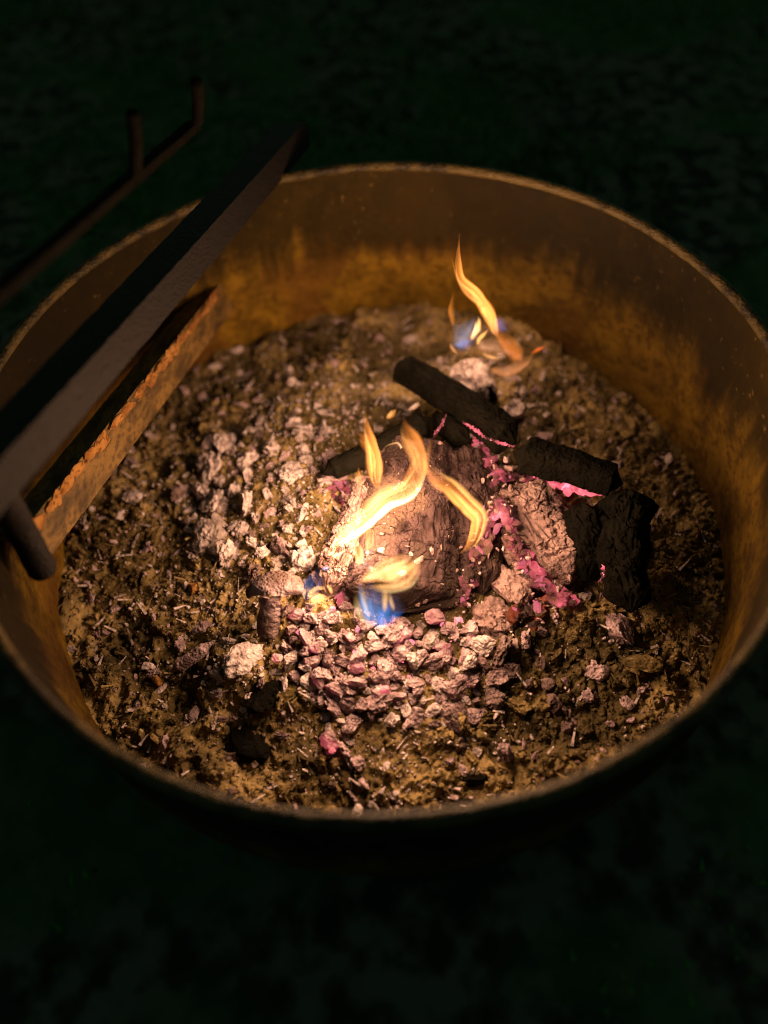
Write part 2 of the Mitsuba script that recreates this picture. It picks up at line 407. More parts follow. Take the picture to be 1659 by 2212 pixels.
def crumbs(name, count, size, sub, seed, label, flat=(0.35, 0.8), wild=True):
    """loose crumbs all over the bed, one mesh per tone"""
    rg = np.random.default_rng(seed)
    base = [rock(seed * 31 + i, sub, 10, 0.34, (1, rg.uniform(0.45, 0.9), rg.uniform(*flat))) for i in range(10)]
    r = (RING - 0.006) * np.sqrt(rg.uniform(0, 1, count)); a = rg.uniform(0, 2 * np.pi, count)
    x, y = C[0] + r * np.cos(a), C[1] + r * np.sin(a)
    z = bed(x, y); ash = ashiness(x, y)
    s = size[0] + (size[1] - size[0]) * rg.uniform(0, 1, count) ** 3.2
    tone = np.where(rg.uniform(0, 1, count) < ash * 0.7 + 0.03, 0, np.where(rg.uniform(0, 1, count) < 0.22, 1, 2))
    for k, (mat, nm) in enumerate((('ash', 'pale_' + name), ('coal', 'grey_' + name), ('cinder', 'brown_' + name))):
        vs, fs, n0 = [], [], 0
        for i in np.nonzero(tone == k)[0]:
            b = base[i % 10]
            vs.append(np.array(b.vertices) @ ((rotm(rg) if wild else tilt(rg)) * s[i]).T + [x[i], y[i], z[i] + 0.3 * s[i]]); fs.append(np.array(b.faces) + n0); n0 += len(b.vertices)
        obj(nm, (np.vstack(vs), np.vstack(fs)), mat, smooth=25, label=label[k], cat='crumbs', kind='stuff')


def tilt(rg):
    t_ = trimesh.transformations
    return (t_.rotation_matrix(rg.uniform(0, 6.28), [0, 0, 1]) @ t_.rotation_matrix(rg.normal() * 0.45, [1, 0, 0]))[:3, :3]


crumbs('flakes', 800, (0.0025, 0.0135), 2, 8, ['pale ash flakes lying on the ash bed', 'grey coal flakes lying on the ash bed', 'brown cinder flakes lying on the ash bed'], (0.14, 0.30), False)
crumbs('crumbs', 4200, (0.0014, 0.0075), 1, 3, ['pale ash crumbs strewn over the ash bed', 'grey coal crumbs strewn over the ash bed', 'brown cinder crumbs strewn over the ash bed'])
crumbs('grit', 26000, (0.0008, 0.0028), 0, 4, ['fine pale ash grit on the ash bed', 'fine grey coal grit on the ash bed', 'fine brown cinder grit on the ash bed'])


def slivers(name, count, mat, label, seed, rmin):
    """thin splinters lying any way on the bed"""
    rg = np.random.default_rng(seed)
    r = rmin + (RING - 0.012 - rmin) * np.sqrt(rg.uniform(0, 1, count)); a = rg.uniform(0, 2 * np.pi, count)
    x, y = C[0] + r * np.cos(a), C[1] + r * np.sin(a)
    z = bed(x, y) + 0.002
    L = rg.uniform(0.004, 0.02, count) ** 1.0; w = rg.uniform(0.0005, 0.0016, count)
    box = np.array(trimesh.creation.box([1, 1, 1]).vertices); bf = np.array(trimesh.creation.box([1, 1, 1]).faces)
    vs, fs = [], []
    for i in range(count):
        ya, pi_ = rg.uniform(0, np.pi), rg.normal() * 0.35
        d = V([math.cos(ya) * math.cos(pi_), math.sin(ya) * math.cos(pi_), math.sin(pi_)]); t, u, ww = frame(d); ww = -ww
        b = box * [L[i], w[i] * 2, w[i]]
        b[:, 1:] *= np.where(box[:, :1] > 0, 0.45, 1.0)
        vs.append([x[i], y[i], z[i] + abs(math.sin(pi_)) * L[i] / 2] + b[:, :1] * t + b[:, 1:2] * u + b[:, 2:] * ww); fs.append(bf + 8 * i)
    obj(name, (np.vstack(vs), np.vstack(fs)), mat, smooth=False, label=label, cat='splinters', kind='stuff')


slivers('ash_splinters', 450, 'ash', 'pale ashy splinters scattered over the ash bed', 6, 0.05)
slivers('wood_splinters', 700, 'cinder', 'brown wood splinters scattered over the outer ash bed', 7, 0.18)


# ------------------------------------------------------------------ logs
def log_mesh(p0, p1, r0, r1, seed, cells=(26, 9), depth=0.16, rough=0.12, bend=0.03, nu=150, flat=1.0, taper_end=0.5, nv=None, square=2.0, turn=0.0, bare=0.5):
    """a charred log: cracked into plates, ends rounded off and broken"""
    p0, p1 = V(p0), V(p1)
    t, u, w = frame(p1 - p0)
    L = np.linalg.norm(p1 - p0)
    nv = nv or int(max(30, nu * L / (2 * np.pi * (r0 + r1) / 2)))
    th = np.linspace(0, 2 * np.pi, nu + 1)[:-1]
    q = np.linspace(0, 1, nv)
    cap = 7
    A, B = np.meshgrid(th, q, indexing='ij')
    base = (r0 * (1 - B) + r1 * B)
    pnt = np.stack([np.cos(A) * 1.3 + seed, np.sin(A) * 1.3, B * L / (r0 + r1) * 2.2], -1)
    big = meshkit.fbm(pnt * 1.1, 3, seed) - 0.5
    small = meshkit.fbm(np.stack([np.cos(A) * 7 + seed, np.sin(A) * 7, B * L / r0 * 3], -1), 3, seed + 1) - 0.5
    wz = 0.7 * (meshkit.fbm(pnt * 3, 2, seed + 3) - 0.5)
    cu, cv = A / (2 * np.pi) * cells[0] + wz, B * cells[1] + wz * 0.7
    f1, f2, cw = vor(np.mod(cu, cells[0]), cv, seed, 0.75)
    plate = np.clip((f2 - f1) * 8, 0, 1)
    g1, g2, gw = vor(np.mod(cu * 2.3, 97), cv * 2.3, seed + 5, 0.8)
    plate2 = np.clip((g2 - g1) * 7, 0, 1)
    lost = np.clip((meshkit.fbm(pnt * 1.7 + 31, 3, seed + 6) - bare) * 9, 0, 1)       # where the crust has come off, down to the grain
    grain = meshkit.fbm(np.stack([np.cos(A) * 11 + seed, np.sin(A) * 11, B * L / r0 * 0.7], -1), 3, seed + 7) - 0.5
    crust = depth * (plate - 1) + 0.45 * depth * (plate2 - 1) + depth * 0.45 * (cw - 0.5) * plate + 0.25 * depth * (gw - 0.5)
    rr = base * (1 + 2 * rough * big + crust * (1 - lost) + lost * (1.6 * depth * grain - 0.8 * depth) + 0.05 * small)
    e = np.minimum(B, 1 - B) * L / base
    rr = rr * np.sqrt(np.clip(1 - (1 - np.clip(e / taper_end, 0, 1)) ** 2 * 0.55, 0.05, 1))
    rr = rr / (np.abs(np.cos(A - turn)) ** square + np.abs(np.sin(A - turn)) ** square) ** (1 / square)
    cen = p0 + np.outer(q, p1 - p0)
    side = bend * L * np.sin(q * np.pi)
    off = u * side[:, None] * (1 if seed % 2 else -1)
    jag = 0.35 * base * (meshkit.fbm(np.stack([np.cos(A) * 2.5, np.sin(A) * 2.5, 0 * A + seed], -1), 3, seed + 9) - 0.5)
    jag = jag * (np.clip(1 - e / 1.2, 0, 1))
    v = (cen + off)[None] + rr[..., None] * (np.cos(A)[..., None] * u + np.sin(A)[..., None] * w * flat) + jag[..., None] * t
    verts = [v.reshape(-1, 3)]
    faces = [grid_faces(nu, nv, True)]
    n0 = nu * nv
    for end, j in ((0, 0), (1, nv - 1)):
        ring_prev = np.arange(nu) * nv + j
        c0 = v[:, j].mean(0)
        for s in (0.8, 0.55, 0.3):
            rg = np.random.default_rng(seed * 10 + end)
            pr = c0 + (v[:, j] - c0) * s + t * ((0.012 if end else -0.012) * (1 - s) + 0.004 * (meshkit.noise(np.stack([np.cos(th) * 3, np.sin(th) * 3, 0 * th + s * 5], -1), seed) - 0.5))[:, None]
            verts.append(pr)
            idx = n0 + np.arange(nu); n0 += nu
            a, b = ring_prev, np.roll(ring_prev, -1); c_, d_ = idx, np.roll(idx, -1)
            f = np.vstack([np.stack([a, c_, d_], 1), np.stack([a, d_, b], 1)])
            faces.append(f if end else f)
            ring_prev = idx
        verts.append(c0[None] + t * (0.012 if end else -0.012)); cidx = n0; n0 += 1
        a, b = ring_prev, np.roll(ring_prev, -1)
        faces.append(np.stack([a, np.full(nu, cidx), b], 1))
    m = trimesh.Trimesh(np.vstack(verts), np.vstack(faces), process=False)
    m.fix_normals()
    return m


ember_col = (1.0, 0.20, 0.36)


def f_glow(strength, lo=0.46, hi=0.66, scale=55.0, col=(0.80, 0.11, 0.145)):
    def fn(p, n, uv):
        a = 0.8 * fbm(p.x * scale, p.y * scale, p.z * scale, 3) + 0.2 * fbm(p.x * 230, p.y * 230, p.z * 230, 2)
        b = smoothstep(lo, hi, a)
        hot = smoothstep(hi - 0.04, hi + 0.14, a)
        return mi.Color3f(*[c * strength for c in col]) * b + mi.Color3f(0.85, 0.42, 0.54) * (hot * strength)
    return fn


GLOW = {'faint': f_glow(0.13, 0.38, 0.70, 60.0), 'dim': f_glow(0.50, 0.36, 0.70), 'warm': f_glow(0.95, 0.35, 0.70), 'hot': f_glow(2.4, 0.34, 0.66), 'red': f_glow(0.35, 0.42, 0.64, 70.0, (0.9, 0.10, 0.02))}


SEAM_OF = {}


def ember(name, mesh, glow, parent=None, mat='coal', **kw):
    key = obj(name, mesh, mat, parent, smooth=True, uv=np.array(mesh.vertices)[:, :2], emitter={'type': 'area', 'radiance': proc(GLOW[glow]), 'sampling_weight': 0.02}, **kw)
    if name == 'glowing_seam':
        SEAM_OF[key] = CRUST[-1][2]
    return key


def log(name, label, a, za, b, zb, ra, rb, mat, seed, **kw):
    key = thing(name, label, 'log')
    obj('wood', log_mesh(at(*a, za), at(*b, zb), ra, rb, seed, **kw), mat, key, smooth=32)
    return key


main = log('burning_log', 'thick cracked log with flames over it in the middle of the fire', (862, 1300), 0.018, (892, 965), 0.044, 0.056, 0.045, 'charred_bark', 3, cells=(30, 15), depth=0.085, nu=400, rough=0.12, taper_end=0.14, square=4.0, turn=0.3, flat=0.62, bare=0.47)
log('burning_log', 'small ash covered log along the left side of the thick burning log', (712, 1272), 0.010, (815, 1050), 0.022, 0.028, 0.030, 'log_ash', 5, cells=(20, 12), depth=0.20, nu=240, rough=0.08, taper_end=0.3)
right = log('ash_log', 'pale ash covered split log leaning at the right of the fire', (1218, 1240), 0.006, (1108, 1065), 0.016, 0.047, 0.049, 'log_ash', 8, cells=(15, 7), depth=0.17, nu=300, rough=0.20, flat=0.60, taper_end=0.3, square=3.0, turn=0.5, bare=0.48)
log('ash_log', 'narrow crumbling ash log between the thick log and the pale split log', (1040, 1262), 0.008, (1000, 985), 0.034, 0.024, 0.032, 'charred_bark', 9, cells=(12, 9), depth=0.13, nu=200, rough=0.14)
log('charred_log', 'black charred log lying slantwise behind the fire', (868, 796), 0.050, (1098, 948), 0.058, 0.018, 0.021, 'char', 10, cells=(16, 9), depth=0.08, nu=160, rough=0.16, taper_end=0.2, square=3.2, turn=0.4)
log('charred_log', 'thin black charred stick left of the fire behind the upright flame', (715, 1015), 0.045, (915, 915), 0.060, 0.013, 0.016, 'char', 11, cells=(10, 9), depth=0.05, nu=110, rough=0.08, taper_end=0.3)
pink = log('charred_log', 'short black log with a glowing pink underside at the right', (1130, 983), 0.056, (1325, 1040), 0.054, 0.020, 0.017, 'char', 12, cells=(14, 8), depth=0.07, nu=150, rough=0.12, taper_end=0.15, square=3.5, turn=0.3)
log('charred_log', 'stubby black charred piece under the slanting back log', (948, 905), 0.042, (1002, 948), 0.040, 0.014, 0.016, 'char', 13, cells=(8, 4), depth=0.06, nu=90, rough=0.12)
dark = log('charred_log', 'big black charred log lying in the shade on the right', (1362, 1300), 0.018, (1358, 1075), 0.046, 0.024, 0.032, 'char', 14, cells=(12, 7), depth=0.12, nu=150, rough=0.30, square=2.8, turn=0.6, bend=0.08)
log('charred_log', 'dark brown chunk between the pale split log and the big black log', (1266, 1235), 0.014, (1256, 1105), 0.036, 0.022, 0.028, 'char', 15, cells=(10, 5), depth=0.1, nu=130, rough=0.2)
stump = log('ash_stump', 'ash covered stump under the back flame', (1035, 870), 0.005, (1005, 795), 0.020, 0.032, 0.030, 'ash', 16, cells=(22, 9), depth=0.14, nu=220, rough=0.12)
obj('dark_end', rock(300, 3, 8, 0.12, (0.012, 0.017, 0.022)).apply_translation(at(1054, 850, 0.012)), 'char', stump, label='dark charred right end of the stump')


def crust(key, count, size, mat, seed, part='ash_crust'):
    """loose flakes of ash lying on a log"""
    v, f, *_ = meshkit.WRITTEN[scene[key + '__wood']['filename']]
    m = trimesh.Trimesh(v, f, process=False)
    rg = np.random.default_rng(seed)
    ok = np.nonzero((m.face_normals[:, 2] > 0.25))[0]
    pick = rg.choice(ok, count, p=m.area_faces[ok] / m.area_faces[ok].sum())
    cen = m.triangles_center[pick]; nr = m.face_normals[pick]
    keep = meshkit.fbm(cen * 30 + seed, 3, seed) > 0.50
    cen, nr = cen[keep], nr[keep]
    vs, fs, n0 = [], [], 0
    base = [rock(950 + seed + k, 2, 10, 0.34, (1, rg.uniform(0.5, 0.9), rg.uniform(0.2, 0.4))) for k in range(8)]
    for k, (p, nn) in enumerate(zip(cen, nr)):
        t, u, w = frame(nn + rg.normal(size=3) * 0.25)
        a = rg.uniform(0, 6.28)
        B = np.stack([u * math.cos(a) + w * math.sin(a), w * math.cos(a) - u * math.sin(a), t], 1)
        if np.linalg.det(B) < 0:
            B[:, 0] *= -1
        s_ = size[0] + (size[1] - size[0]) * rg.uniform() ** 2.5
        b = base[k % 8]
        vs.append(np.array(b.vertices) @ (B * s_).T + p + nn * s_ * 0.1); fs.append(np.array(b.faces) + n0); n0 += len(b.vertices)
    obj(part, (np.vstack(vs), np.vstack(fs)), mat, key, smooth=25, kind='stuff')


crust(main, 150, (0.0012, 0.0055), 'log_ash', 61)
crust(main, 420, (0.0014, 0.0075), 'charred_bark', 62, 'bark_crust')
crust(right, 380, (0.0015, 0.0075), 'log_ash', 63)

# glowing seams
CRUST = []


def seam(path, z, w, seed, thick=0.42):
    """glowing coals strung along the path"""
    pts = V([at(x, y, zz - (0.006 if max(z) < 0.062 else 0)) for (x, y), zz in zip(path, z)])
    d = np.r_[0, np.cumsum(np.linalg.norm(np.diff(pts, axis=0), axis=1))]
    n = max(24, int(d[-1] / 0.0008))
    q = np.linspace(0, d[-1], n)
    c = np.stack([np.interp(q, d, pts[:, k]) for k in range(3)], 1)
    for _ in range(6):
        c[1:-1] = (c[:-2] + 2 * c[1:-1] + c[2:]) / 4
    ww = np.interp(q, d, w)
    CRUST.append((c, ww, seed))
    rg = np.random.default_rng(300 + seed)
    vs, fs, n0 = [], [], 0
    tan = np.gradient(c, axis=0)
    for k in range(int(d[-1] / (0.30 * np.mean(w)) * 1.5) + 4):
        i = rg.integers(len(c))
        s_ = ww[i] * rg.uniform(0.30, 0.75)
        m = rock(800 + seed * 17 + k % 11, 3 if s_ > 0.003 else 2, 12, 0.2, (rg.uniform(1.0, 1.7), rg.uniform(0.6, 0.9), rg.uniform(0.4, 0.7)), 0.12)
        yaw = math.atan2(tan[i, 1], tan[i, 0]) + rg.normal() * 0.35
        rz = trimesh.transformations.rotation_matrix(yaw, [0, 0, 1])[:3, :3] @ trimesh.transformations.rotation_matrix(rg.normal() * 0.4, [0, 1, 0])[:3, :3]
        o = rg.normal(size=2) * max(ww[i] - 0.5 * s_, 0) * 0.5
        vs.append(np.array(m.vertices) @ (rz * s_).T + c[i] + [o[0], o[1], 0.25 * ww[i] - abs(o[0]) * 0.3]); fs.append(np.array(m.faces) + n0); n0 += len(m.vertices)
    return trimesh.Trimesh(np.vstack(vs), np.vstack(fs), process=False)


ember('glowing_seam', mat='charred_bark', mesh=seam([(1030, 950), (1050, 1000), (1090, 1030), (1160, 1035)], [0.050, 0.050, 0.044, 0.040], [0.010, 0.013, 0.012, 0.007], 1), glow='warm',
      label='curved pink glowing ember ridge left of the short black log', cat='ember')
ember('glowing_seam', mat='charred_bark', mesh=seam([(1150, 1030), (1210, 1045), (1250, 1056), (1300, 1066)], [0.042, 0.038, 0.036, 0.036], [0.006, 0.012, 0.014, 0.005], 2), glow='hot', parent=pink, label='bright pink glowing underside')
ember('glowing_seam', mat='charred_bark', mesh=seam([(1070, 1030), (1085, 1110), (1120, 1190), (1165, 1255), (1200, 1288), (1245, 1300)], [0.056, 0.056, 0.044, 0.026, 0.016, 0.008], [0.010, 0.011, 0.012, 0.013, 0.014, 0.006], 3), glow='warm',
      label='long red glowing crack running down beside the pale split log', cat='ember')
ember('glowing_seam', mat='charred_bark', mesh=seam([(1050, 1100), (1045, 1175), (1015, 1240), (995, 1310)], [0.050, 0.044, 0.034, 0.012], [0.013, 0.014, 0.013, 0.010], 4), glow='dim',
      label='dim pink glowing ridge along the right side of the thick log', cat='ember')
ember('glowing_seam', mat='charred_bark', mesh=seam([(1303, 1210), (1306, 1232), (1297, 1258)], [0.045, 0.040, 0.030], [0.0025, 0.0042, 0.002], 5), glow='hot', parent=dark, label='small hot pink glowing spot')
ember('glowing_seam', mat='charred_bark', mesh=seam([(742, 1300), (752, 1268), (764, 1232)], [0.016, 0.024, 0.034], [0.012, 0.011, 0.007], 6), glow='warm',
      label='pink embers in the gap between the two burning logs', cat='ember')
ember('glowing_seam', mat='charred_bark', mesh=seam([(722, 1052), (745, 1035), (765, 1062), (738, 1080)], [0.022, 0.026, 0.022, 0.018], [0.011, 0.014, 0.014, 0.009], 7), glow='warm',
      label='pink glowing coals under the thin black stick', cat='ember')
ember('glowing_seam', mat='charred_bark', mesh=seam([(1000, 912), (1025, 928), (1048, 945), (1080, 958), (1110, 965)], [0.068, 0.068, 0.068, 0.068, 0.068], [0.0016, 0.0028, 0.0022, 0.0028, 0.0015], 8), glow='hot', label='pink glowing edge under the slanting back log', cat='ember')
ember('glowing_seam', mat='charred_bark', mesh=seam([(936, 945), (955, 915), (964, 896)], [0.060, 0.066, 0.070], [0.0025, 0.0022, 0.0012], 9), glow='warm', label='thin pink glowing edge beside the stubby black piece', cat='ember')
ember('glowing_seam', mat='charred_bark', mesh=seam([(1105, 1318), (1140, 1338), (1175, 1300)], [0.012, 0.012, 0.010], [0.010, 0.016, 0.008], 10), glow='red', label='dull orange ember below the pale split log', cat='ember')

# the hottest coals inside the seams and between the coals of the front heap
for c, ww, seed in CRUST:
    rg = np.random.default_rng(1300 + seed)
    vs, fs, n0 = [], [], 0
    for k in range(int(len(c) * (0.10 if seed in (2, 5, 8, 9) else 0.06)) + 2):
        i = rg.integers(len(c)); s_ = ww[i] * rg.uniform(0.22, 0.5)
        m = rock(1500 + k % 7, 2, 10, 0.25, (1.3, 0.8, 0.5))
        o = rg.normal(size=2) * ww[i] * 0.35
        vs.append(np.array(m.vertices) @ (rotm(rg) * s_).T + c[i] + [o[0], o[1], 0.28 * ww[i]]); fs.append(np.array(m.faces) + n0); n0 += len(m.vertices)
    hot = 2.4 if seed in (2, 5, 8, 9) else 0.6
    holder = {2: pink, 5: dark}.get(seed)
    name = f'{holder}__glowing_seam' if holder else [k for k in scene if k.startswith('glowing_seam') and SEAM_OF.get(k) == seed][0]
    obj('hot_coals', (np.vstack(vs), np.vstack(fs)), 'charred_bark', name, smooth=30, emitter={'type': 'area', 'radiance': {'type': 'rgb', 'value': [hot * 1.0, hot * 0.19, hot * 0.27]}, 'sampling_weight': 0.35})

# loose crust lying over the glowing seams
vs, fs, n0 = [[], []], [[], []], [0, 0]
for c, ww, seed in CRUST:
    if seed in (2, 5, 8, 9):
        continue
    rg = np.random.default_rng(900 + seed)
    for k in range(int(len(c) * 0.24)):
        i = rg.integers(len(c)); s_ = rg.uniform(0.0018, 0.0062) ** 1.0
        m = rock(700 + k % 9, 2, 12, 0.15, (1, rg.uniform(0.5, 0.9), rg.uniform(0.35, 0.7)), 0.1)
        o = rg.normal(size=2) * ww[i] * 0.75
        p = c[i] + [o[0], o[1], 0.32 * ww[i] * math.exp(-(o @ o) / ww[i] ** 2) + 0.3 * s_ - 0.0015]
        t = int(rg.uniform() < 0.4)
        vs[t].append(np.array(m.vertices) @ (rotm(rg) * s_).T + p); fs[t].append(np.array(m.faces) + n0[t]); n0[t] += len(m.vertices)
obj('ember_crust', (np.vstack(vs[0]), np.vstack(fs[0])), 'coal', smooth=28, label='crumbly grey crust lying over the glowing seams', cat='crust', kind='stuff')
obj('ash_crust', (np.vstack(vs[1]), np.vstack(fs[1])), 'log_ash', smooth=28, label='pale flakes of ash lying over the glowing seams', cat='crust', kind='stuff')

# embers in the front heap
for i, (x, y, s, gl, lb) in enumerate([(860, 1375, 0.016, 'warm', 'pink glowing ember just below the blue flame'), (770, 1440, 0.010, 'dim', 'pink glowing ember in the middle of the coal heap'),
                                       (832, 1492, 0.007, 'warm', 'small hot ember at the lower edge of the coal heap'), (715, 1598, 0.012, 'dim', 'pinkish ember lying alone in front of the coal heap'),
                                       (717, 1622, 0.005, 'warm', 'tiny hot pink ember in the dark hollow near the front'), (598, 1422, 0.007, 'dim', 'tiny pink ember at the left edge of the coal heap'),
                                       (690, 1395, 0.011, 'dim', 'dim pink ember on the left of the coal heap'), (940, 1335, 0.013, 'dim', 'dim red ember at the right foot of the thick log'),
                                       (960, 1400, 0.011, 'dim', 'dim pink ember on the right of the coal heap'), (640, 1330, 0.011, 'dim', 'dim pink ember at the upper left of the coal heap')]):
    p = at(x, y, 0.0); z = float(bed(p[0], p[1])) + 0.010
    m = rock(400 + i, 3, 8, 0.14, (s, s * 0.8, s * 0.7), 0.15); m.apply_translation([*at(x, y, z)[:2], z])
    ember('ember', m, gl, label=lb, cat='ember')


rg = np.random.default_rng(77)
spots = []
while len(spots) < 34:
    x, y = rg.uniform(600, 1060), rg.uniform(1300, 1520)
    if in_poly(x, y, [(620, 1310), (760, 1330), (1000, 1350), (1060, 1420), (990, 1500), (760, 1510), (630, 1440)]) and all(math.hypot(x - a, y - b) > 38 for a, b in spots):
        spots.append((x, y))
    if len(spots) > 28 and rg.uniform() < 0.002:
        break
for i, (x, y) in enumerate(spots):
    p = at(x, y, 0.0); z = float(bed(p[0], p[1])) + 0.010
    s_ = rg.uniform(0.008, 0.014)
    m = rock(440 + i, 3, 12, 0.14, (s_, s_ * 0.75, s_ * 0.65), 0.15)
    m.apply_transform(trimesh.transformations.rotation_matrix(rg.uniform(0, 6.28), [0, 0, 1])); m.apply_translation([*at(x, y, z)[:2], z])
    ember('faint_ember', m, 'faint', label='coal with a faint pink glow in the heap before the burning log', cat='coal', group='faintly glowing coals in the front heap')


rg = np.random.default_rng(78)
spots = []
while len(spots) < 30:
    x, y = rg.uniform(600, 1060), rg.uniform(1290, 1500)
    if in_poly(x, y, [(620, 1300), (760, 1320), (1000, 1340), (1040, 1400), (960, 1480), (780, 1500), (640, 1440)]) and all(math.hypot(x - a, y - b) > 34 for a, b in spots):
        spots.append((x, y))
for i, (x, y) in enumerate(spots):
    p = at(x, y, 0.0); z = float(bed(p[0], p[1])) - 0.001
    s_ = rg.uniform(0.004, 0.007)
    m = rock(640 + i, 2, 12, 0.2, (s_, s_ * 0.8, s_ * 0.6))
    m.apply_translation([*at(x, y, z)[:2], z])
    obj('deep_ember', m, 'coal', smooth=30, label='pink ember glowing low between the coals of the front heap', cat='ember', group='embers glowing between the coals of the front heap',
        emitter={'type': 'area', 'radiance': {'type': 'rgb', 'value': [1.3, 0.24, 0.34]}, 'sampling_weight': 0.12})


# ------------------------------------------------------------------ single pieces on the bed
def piece(name, label, cat, px, size, mat, seed, yaw=0.0, sub=3, cuts=9, rough=0.1, lift=0.35, crack=0.1, tilt=0.0):
    p = at(*px, 0.0); z = float(bed(p[0], p[1])) + lift * size[2]
    m = rock(seed, sub, cuts, rough, size, crack)
    m.apply_transform(trimesh.transformations.rotation_matrix(tilt, [0, 1, 0])); m.apply_transform(trimesh.transformations.rotation_matrix(yaw, [0, 0, 1]))
    q = at(*px, z); m.apply_translation(q)
    return obj(name, m, mat, smooth=30, label=label, cat=cat)


piece('ash_lump', 'big pale ash lump with a dark hollow right of the coal heap', 'ash lump', (1060, 1335), (0.026, 0.024, 0.018), 'log_ash', 501, 0.3, 4, 6, 0.30)
piece('ash_lump', 'pale curled ash chunk at the foot of the narrow ash log', 'ash lump', (1095, 1262), (0.030, 0.020, 0.016), 'log_ash', 502, -0.7, 4, 6, 0.28, 0.6)
piece('ash_lump', 'pale upright ash lump behind the slanting black log', 'ash lump', (1112, 888), (0.013, 0.014, 0.022), 'ash', 503, 0.2, 4, 6, 0.2)
piece('ash_lump', 'white crusted ash lump in front of the bent ash strip', 'ash lump', (520, 1425), (0.026, 0.017, 0.010), 'ash', 504, 0.5, 4, 11, 0.30, 0.0, 0.05)
piece('ash_lump', 'block of flaky white ash with feathered edges left of the fire', 'ash lump', (452, 1160), (0.020, 0.026, 0.016), 'ash', 505, 0.3, 4, 9, 0.36, 0.1, 0.0)
piece('charcoal_block', 'square black charcoal block near the front of the ring', 'charcoal', (573, 1505), (0.024, 0.020, 0.016), 'char', 506, 0.1, 3, 12, 0.06, 0.5)
piece('charcoal_block', 'flat oval black charcoal piece by the front rim', 'charcoal', (1017, 1686), (0.018, 0.009, 0.006), 'char', 507, 0.1)
piece('charcoal_block', 'black charcoal wedge in the shaded left front', 'charcoal', (545, 1600), (0.022, 0.026, 0.012), 'char', 508, 0.9)
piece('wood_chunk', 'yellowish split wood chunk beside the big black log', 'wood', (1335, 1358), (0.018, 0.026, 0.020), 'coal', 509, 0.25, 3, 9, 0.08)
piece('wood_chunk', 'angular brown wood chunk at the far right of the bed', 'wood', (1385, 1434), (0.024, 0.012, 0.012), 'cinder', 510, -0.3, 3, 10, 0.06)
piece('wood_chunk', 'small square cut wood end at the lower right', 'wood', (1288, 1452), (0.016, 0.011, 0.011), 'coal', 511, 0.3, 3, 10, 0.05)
piece('wood_chunk', 'small ridged wood end near the right front', 'wood', (1196, 1525), (0.010, 0.014, 0.010), 'coal', 512, 0.2, 3, 10, 0.05)
piece('leaf_flake', 'pale flake of ash beside the iron angle bar', 'flake', (284, 1072), (0.014, 0.014, 0.004), 'ash', 513, 0.3, 3, 6, 0.15, 1.2)
piece('leaf_flake', 'orange curled chip on the left of the bed', 'flake', (418, 1272), (0.007, 0.014, 0.006), 'rust_flake', 514, 0.1)
piece('leaf_flake', 'reddish flat chip above the ash mound on the left', 'flake', (452, 958), (0.016, 0.014, 0.005), 'coal', 515, 0.5)
piece('leaf_flake', 'amber coloured chip at the front left', 'flake', (343, 1470), (0.008, 0.010, 0.007), 'rust_flake', 516, 0.5)

key = thing('charred_stick', 'short light brown stick end lying on the front left of the bed', 'stick')
pa, pb = at(372, 1422, 0.0), at(436, 1382, 0.012)
pa[2] = float(bed(pa[0], pa[1])) + 0.008; pb[2] = float(bed(pb[0], pb[1])) + 0.012
obj('wood', log_mesh(pa, pb, 0.0075, 0.007, 21, cells=(6, 3), depth=0.05, rough=0.05, nu=60), 'coal', key, smooth=32)


# the bent strip of ash: a curved cap and a hanging strip
def sheet(poly_pts, thick, seed, nu=40, nv=14):
    """a crumpled thin plate over a grid of control points (rows x columns x 3)"""
    g = V(poly_pts)
    a, b = np.linspace(0, g.shape[0] - 1, nu), np.linspace(0, g.shape[1] - 1, nv)
    from scipy.ndimage import map_coordinates
    A, B = np.meshgrid(a, b, indexing='ij')
    v = np.stack([map_coordinates(g[..., k], [A, B], order=2 if min(g.shape[:2]) > 2 else 1, mode='nearest') for k in range(3)], -1)
    du, dv_ = np.gradient(v, axis=0), np.gradient(v, axis=1)
    nrm = np.cross(du, dv_); nrm /= np.linalg.norm(nrm, axis=-1, keepdims=True) + 1e-12
    v = v + nrm * (0.0035 * (meshkit.fbm(v * 150 + seed, 4, seed) - 0.5))[..., None]
    edge = np.minimum.reduce([A / a[-1], 1 - A / a[-1], B / b[-1] * 0.6, (1 - B / b[-1]) * 0.6])
    v = v + (du / (np.linalg.norm(du, axis=-1, keepdims=True) + 1e-9)) * (0.004 * (meshkit.fbm(v * 200, 2, seed + 1) - 0.5) * np.clip(1 - edge * 12, 0, 1))[..., None]
    top, bot = v + nrm * thick / 2, v - nrm * thick / 2
    f = grid_faces(nu, nv)
    n0 = nu * nv
    idx = np.arange(n0).reshape(nu, nv)
    loop = np.r_[idx[:, 0], idx[-1, 1:], idx[-2::-1, -1], idx[0, -2:0:-1]]
    nx_ = np.roll(loop, -1)
    faces = np.vstack([f, f[:, ::-1] + n0, np.stack([loop, nx_, nx_ + n0], 1), np.stack([loop, nx_ + n0, loop + n0], 1)])
    m = trimesh.Trimesh(np.vstack([top.reshape(-1, 3), bot.reshape(-1, 3)]), faces, process=False)
    m.fix_normals()
    return m


